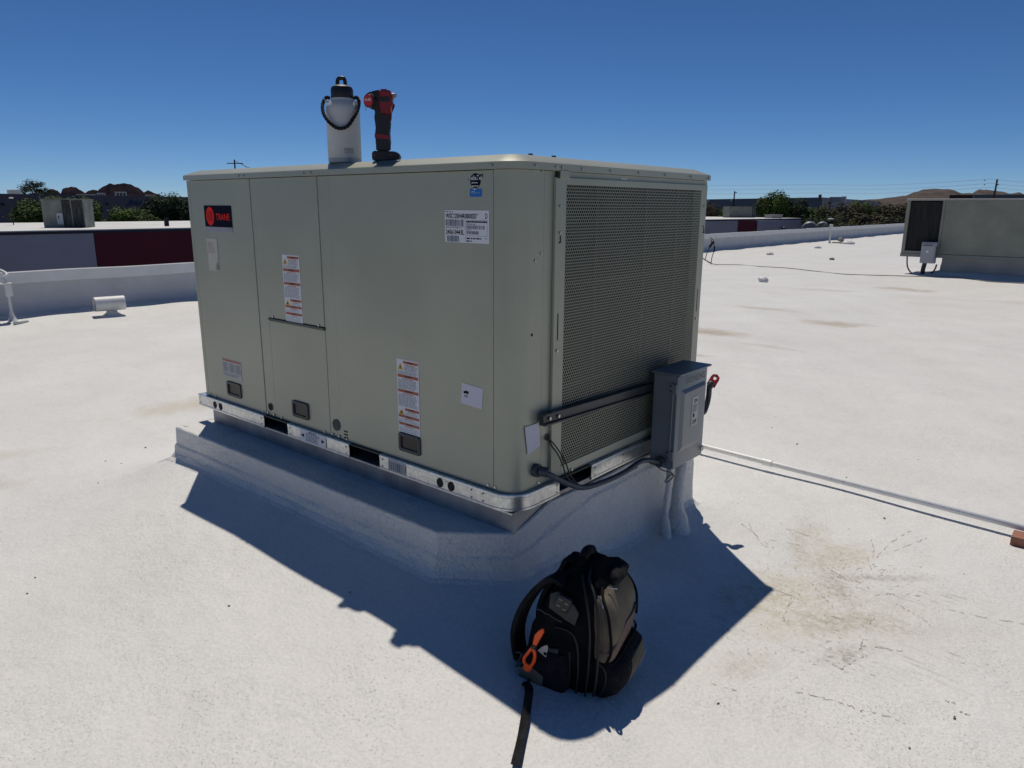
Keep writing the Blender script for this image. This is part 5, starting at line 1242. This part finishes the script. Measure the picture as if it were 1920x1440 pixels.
hill('hill', None, [(178, 370), (184, 357), (192, 350), (203, 346), (215, 345.2), (228, 344.5), (240, 344.7), (250, 347.5), (258, 351), (265, 356), (270, 361), (276, 370)], 2400, 180, HD)
hill('hill', None, [(262, 370), (270, 360), (278, 357.5), (286, 359.5), (294, 363.5), (303, 370)], 2600, 120, HD)
hill('hill', None, [(1560, 390), (1600, 376), (1622, 374.5), (1650, 372.5), (1680, 369), (1700, 366), (1712, 361), (1730, 355.5), (1745, 353.5), (1760, 353.5), (1775, 354.5), (1790, 357), (1805, 361), (1822, 363), (1840, 372), (1850, 391)], 4200, 600, HB_)
hill('hill', None, [(1800, 391), (1818, 365), (1828, 360), (1838, 355), (1850, 354), (1862, 356), (1875, 360), (1890, 363), (1900, 361.5), (1910, 361.5), (1925, 366), (1960, 380)], 4600, 500, HB_)

# ------------------------------------------------------------------ trees
BARK = mat('bark', (.09, .07, .05), .9)
def leafmat(name, a, b):
    return mat(name, a, .8, 0, 0, .9, col2=b, spec=.2)
LF = leafmat('leaf_green', (.030, .058, .012), (.11, .16, .030)); LFD = leafmat('leaf_dark', (.018, .032, .014), (.05, .07, .03))
LFO = leafmat('leaf_olive', (.045, .050, .020), (.10, .095, .045)); LFB = leafmat('leaf_brown', (.05, .042, .025), (.095, .08, .05)); LFY = leafmat('leaf_yellow', (.10, .10, .02), (.17, .15, .04))
def crown_mesh(seed, n=2600, dense=.85, lumps=14, flat=.75, leaf=.05):
    """unit crown (radius 1): leaf faces around lumps"""
    rd = random.Random(seed); L0 = []
    for k in range(lumps):
        a = rd.uniform(0, 6.283); r_ = rd.uniform(.15, .66); z = rd.uniform(-.45, .55)*flat; L0.append((Vector((r_*math.cos(a), r_*math.sin(a), z)), rd.uniform(.26, .42)))
    vs_, fs_ = [], []
    for i in range(n):
        c_, r_ = rd.choice(L0); d = Vector((rd.gauss(0, 1), rd.gauss(0, 1), rd.gauss(0, .9))).normalized(); p = c_+d*r_*rd.uniform(dense, 1.06)
        if rd.random() < .05: p += d*.06
        nrm_ = (d+Vector((rd.uniform(-.6, .6), rd.uniform(-.6, .6), rd.uniform(-.2, .8)))).normalized(); a, b = frame_of(nrm_); s_ = leaf*rd.uniform(.6, 1.5)
        j = len(vs_); vs_ += [tuple(p+a*s_), tuple(p+b*s_*.6), tuple(p-a*s_), tuple(p-b*s_*.6)]; fs_.append((j, j+1, j+2, j+3))
    A_ = np.array(vs_); lo_, hi_ = np.percentile(A_, 1, 0), np.percentile(A_, 99, 0); A_ = (A_-(lo_+hi_)/2)/((hi_-lo_)/2)
    me = bpy.data.meshes.new('crown'); me.from_pydata(A_.tolist(), [], fs_); return me
def trunk_mesh(seed):
    rd = random.Random(seed+50); bm = BM(); tube(bm, [(0, 0, 0), (.01, .01, .45), (.0, .02, .9)], [.06, .045, .035], 7)
    for k in range(6):
        a = k*1.05+rd.uniform(0, .5); e = Vector((math.cos(a)*.45, math.sin(a)*.45, 1.25+rd.uniform(0, .4))); tube(bm, smoothpts([(0, .01, .7), (e.x*.4, e.y*.4, 1.0), tuple(e)], 3), [.03-.003*i for i in range(7)], 5)
    me = bpy.data.meshes.new('trunk'); bm.to_mesh(me); bm.free(); return me
CR = {k: crown_mesh(*v) for k, v in {'dense': (1, 9000, .8, 34, .9, .036), 'dense2': (2, 9000, .8, 30, .85, .036), 'loose': (3, 2600, .5, 16, .8, .045), 'loose2': (4, 2600, .5, 14, .9, .045), 'ragged': (5, 1500, .3, 11, 1.0, .05), 'brush': (6, 1700, .3, 12, .8, .05)}.items()}
TR = trunk_mesh(1); CM = {}
def tree(name, label, u, dist, vt, wpx, kind, lm, cat='tree', group=None, base_frac=.55, vb=None):
    """crown spans wpx pixels at that distance and tops out at photo row vt"""
    p = far(u, dist); s_ = dist/FPX; top = far(u, dist, vt).z; rad = wpx*s_/2
    bot = far(u, dist, vb).z if vb else top-2*rad*.8; hz = max((top-bot)/2, .5)
    t = thing(name, label, cat, (p.x, p.y, GZ), 0, group)
    key = (kind, lm.name)
    if key not in CM: me = CR[kind].copy(); me.materials.clear(); me.materials.append(lm); CM[key] = me
    c = link('crown', CM[key], None, t); c.location = (0, 0, (top+bot)/2-GZ); c.scale = (rad, rad, hz*1.05); c.rotation_euler = (0, 0, random.uniform(0, 6))
    tr = link('trunk', TR, BARK, t); zc = (top+bot)/2-GZ; tr.scale = (rad*.9, rad*.9, max(.5, zc/1.25))
    return t
g1 = 'clipped round trees before the left warehouse'
tree('round_tree', 'large round clipped tree behind the weathered rooftop unit, left half of the pair', 78, 85, 374.5, 88, 'dense', LF, group=g1, vb=440)
tree('round_tree', 'large round clipped tree behind the weathered rooftop unit, right half of the pair', 143, 87, 375.5, 84, 'dense2', LF, group=g1, vb=440)
tree('round_tree', 'small low round tree between the two larger clipped masses', 246, 80, 392.5, 68, 'dense', LF, group=g1, vb=440)
tree('round_tree', 'dark round tree touching the blue lettering on the warehouse', 300, 84, 371.5, 68, 'dense2', LFD, group=g1, vb=440)
tree('round_tree', 'dark round tree tucked against the left edge of the large unit', 345, 82, 369, 66, 'dense', LFD, group=g1, vb=440)
tree('tall_tree', 'ragged tall tree rising behind the left warehouse roof', 66, 330, 338.5, 36, 'ragged', LFD, vb=372)
tree('tall_tree', 'low ragged tree just right of the tall one on the left skyline', 84, 330, 352, 26, 'ragged', LFD, vb=370)
tree('tall_tree', 'small ragged tree left of the tall one on the left skyline', 48, 320, 353, 17, 'ragged', LFD, vb=370)
g2 = 'desert trees between the neighbour building and the right warehouse'
tree('desert_tree', 'large dark bushy tree in front of the blue-grey warehouse, left half', 1450, 125, 364.5, 58, 'dense2', LF, group=g2, vb=425)
tree('desert_tree', 'dark bushy tree leaning right of the large one before the warehouse', 1487, 128, 374, 48, 'dense', LFD, group=g2, vb=425)
tree('desert_tree', 'brownish bush at the right edge of the coil guard', 1330, 125, 383, 32, 'loose', LFB, group=g2, vb=420)
tree('desert_tree', 'low green bush left of the boxy rooftop unit', 1352, 128, 393, 26, 'loose2', LF, group=g2, vb=425)
spec = [(1515, 385, 36, 'loose', LF, 'olive green shrubby tree right of the large dark one'), (1540, 384, 40, 'loose2', LFO, 'olive tree below the warehouse corner'), (1563, 382, 34, 'brush', LFO, 'sparse olive tree before the pale warehouse wall'),
        (1590, 379, 40, 'loose', LFB, 'brownish tree before the pale warehouse wall'), (1618, 375.5, 40, 'dense', LF, 'round green tree right of the pale warehouse wall'), (1645, 377, 42, 'brush', LFO, 'olive tree right of the round green one'),
        (1672, 379, 44, 'loose2', LFB, 'brown tree near the left edge of the second unit'), (1700, 381, 46, 'brush', LFO, 'olive tree touching the left edge of the second unit'), (1525, 402, 44, 'brush', LFD, 'low dark shrub just past the end of the neighbour building'),
        (1560, 400, 44, 'loose', LFD, 'low dark shrub behind the flat lamp'), (1595, 398, 46, 'brush', LFO, 'low olive shrub beside the thin dark pole'), (1610, 405, 28, 'dense2', LFY, 'bright yellow-green shrub low among the desert trees'),
        (1640, 398, 50, 'loose2', LFB, 'low brown shrub right of the yellow one'), (1672, 400, 50, 'brush', LFD, 'low dark shrub left of the second unit coil'), (1702, 402, 46, 'loose', LFB, 'low brown shrub hidden partly by the second unit'),
        (1580, 415, 50, 'loose2', LFD, 'dark shrub low behind the parapet left of the yellow one'), (1650, 415, 60, 'loose', LFD, 'dark shrub low behind the parapet right of the yellow one'), (1700, 417, 50, 'loose2', LFD, 'dark shrub low behind the parapet by the second unit'), (1530, 425, 40, 'loose2', LFD, 'dark shrub low behind the pale tanks')]
for i, (u, vt, w_, k, lm, lab) in enumerate(spec):
    d_ = 140-(vt-375)*1.1+(i % 3)*4; vt += 5; tree('desert_tree', lab, u, d_, vt, w_*1.15, k, lm, group=g2, vb=vt+max(34, 446-vt if vt > 395 else 45))
# pale tanks beyond the neighbour building
for i, (u, w_, vt, lab) in enumerate(((1522, 26, 415, 'pale rounded tank on the left of the pair beyond the neighbour building'), (1546, 20, 415.5, 'pale rounded tank on the right of the pair beyond the neighbour building'))):
    d_ = 100; a = far(u, d_); zt_ = far(u, d_, vt).z; r_ = w_*d_/FPX/2
    t = thing('storage_tank', lab, 'tank', (a.x, a.y, GZ), 0, 'pale tanks beyond the neighbour building')
    ax_ = Vector((a.x-CAM.x, a.y-CAM.y, 0)).normalized(); bm = tube(BM(), [Vector((a.x, a.y, zt_-r_))-ax_*1.2, Vector((a.x, a.y, zt_-r_))-ax_*1.0, Vector((a.x, a.y, zt_-r_))+ax_*3, Vector((a.x, a.y, zt_-r_))+ax_*3.2], [r_*.85, r_, r_, r_*.85], 16); build('drum', bm, mat('tank_pale', (.16, .16, .19), .5, .2), t, smooth=40)
    bx('stand', a.x-.6, a.x+.6, a.y-.6, a.y+.6, GZ, zt_-r_*1.6, GREYP, t)
# ------------------------------------------------------------------ poles, lamps and wires
def pole(name, label, u, dist, vt, rpx=1.6, arm=None, cat='utility pole', lean=0., group=None, head=None):
    p = far(u, dist); zt_ = far(u, dist, vt).z; s_ = dist/FPX; t = thing(name, label, cat, (p.x, p.y, GZ), 0, group)
    topp = Vector((p.x, p.y, zt_)) + _r*lean*s_
    build('pole', tube(BM(), [(p.x, p.y, GZ), topp], [rpx*s_*1.1, rpx*s_*.8], 8), mat('pole_wood', (.022, .02, .022), .9), t)
    if arm:
        a0_, a1_, dv_ = arm; build('crossarm', tube(BM(), [topp+_r*a0_*s_+Vector((0, 0, dv_*s_)), topp+_r*a1_*s_+Vector((0, 0, dv_*s_))], rpx*s_*.55, 6), MATS['pole_wood'], t)
    if head:
        a0_, a1_ = head; q = topp+_r*(a0_+a1_)/2*s_; w_ = (a1_-a0_)*s_/2
        bm = BM(); bmesh.ops.create_icosphere(bm, subdivisions=2, radius=1); bmesh.ops.transform(bm, matrix=Matrix.Translation(q) @ Matrix.Diagonal((w_, w_, w_*.3, 1)), verts=bm.verts); build('lamp_head', bm, LW, t, smooth=True)
    return topp
lt = pole('utility_pole', 'dark wooden utility pole with crossarm just above the left lid edge', 446.3, 90, 299.5, 1.5, (-13, 14, -6))
rt_ = pole('utility_pole', 'dark utility pole standing on the skyline right of the coil guard', 1374, 140, 358.5, 1.4, (0, 4, -2), lean=1.5)
r2 = pole('utility_pole', 'leaning dark utility pole above the second unit at the right edge', 1855, 75, 336, 1.6, (0, 3, -8), lean=6)
pole('utility_pole', 'thin dark pole among the desert trees', 1587, 110, 386, 1.0, lean=1)
pole('street_lamp', 'street lamp with white head before the left warehouse', 26, 62, 371, .8, None, 'street lamp', lean=-6, head=(0, 7))
pole('street_lamp', 'flat white lamp on a thin pole beyond the pale tanks', 1560, 100, 411, .5, None, 'street lamp', head=(-5, 6))
def wire(a, b, sag, r_, label, group='overhead wires'):
    pts_ = [a.lerp(b, t)-Vector((0, 0, sag*4*t*(1-t))) for t in np.linspace(0, 1, 14)]
    build('overhead_wire', tube(BM(), pts_, r_, 4), mat('wire_grey', (.16, .17, .20), .7), label=label, cat='wire', group=group)
for k, (v0, v1, v2) in enumerate(((348, 346, 335.5), (356.5, 354, 343.5), (364, 361.5, 351))):
    a, b, c_ = far(1300, 190, v0), far(1560, 160, v1), far(1861, 75, v2)
    lab = ['highest', 'middle', 'lowest'][k]+' of the thin overhead wires crossing the sky left of the leaning pole'
    wire(a, b, .0, .018, lab, 'wires left of the leaning pole'); 
    bm = None
    pts_ = [b.lerp(c_, t)-Vector((0, 0, .3*4*t*(1-t))) for t in np.linspace(0, 1, 12)]
    build('overhead_wire', tube(BM(), pts_, .011, 4), MATS['wire_grey'], label=['highest', 'middle', 'lowest'][k]+' of the three wires right above the desert trees', cat='wire', group='wires above the desert trees')
    wire(c_, far(2050, 60, v2+3), .2, .010, ['highest', 'middle', 'lowest'][k]+' of the wires leaving the leaning pole to the right edge', 'wires right of the leaning pole')
wire(lt+Vector((0, 0, -.1)), far(505, 125, 316), .5, .03, 'upper thin wire falling right from the left utility pole', 'wires at the left utility pole')
wire(lt+_r*.8+Vector((0, 0, -.4)), far(490, 120, 318), .5, .03, 'lower thin wire falling right from the left utility pole', 'wires at the left utility pole')
for k in range(2):
    a = far(1846, 74, 338+8*k)
    bm = BM(); bmesh.ops.create_icosphere(bm, subdivisions=1, radius=.06); bmesh.ops.translate(bm, verts=bm.verts, vec=a)
    build('wire_marker', bm, BLK, label=('upper' if k == 0 else 'lower')+' small dark marker on the wires left of the leaning pole', cat='marker', group='dark markers on the wires')
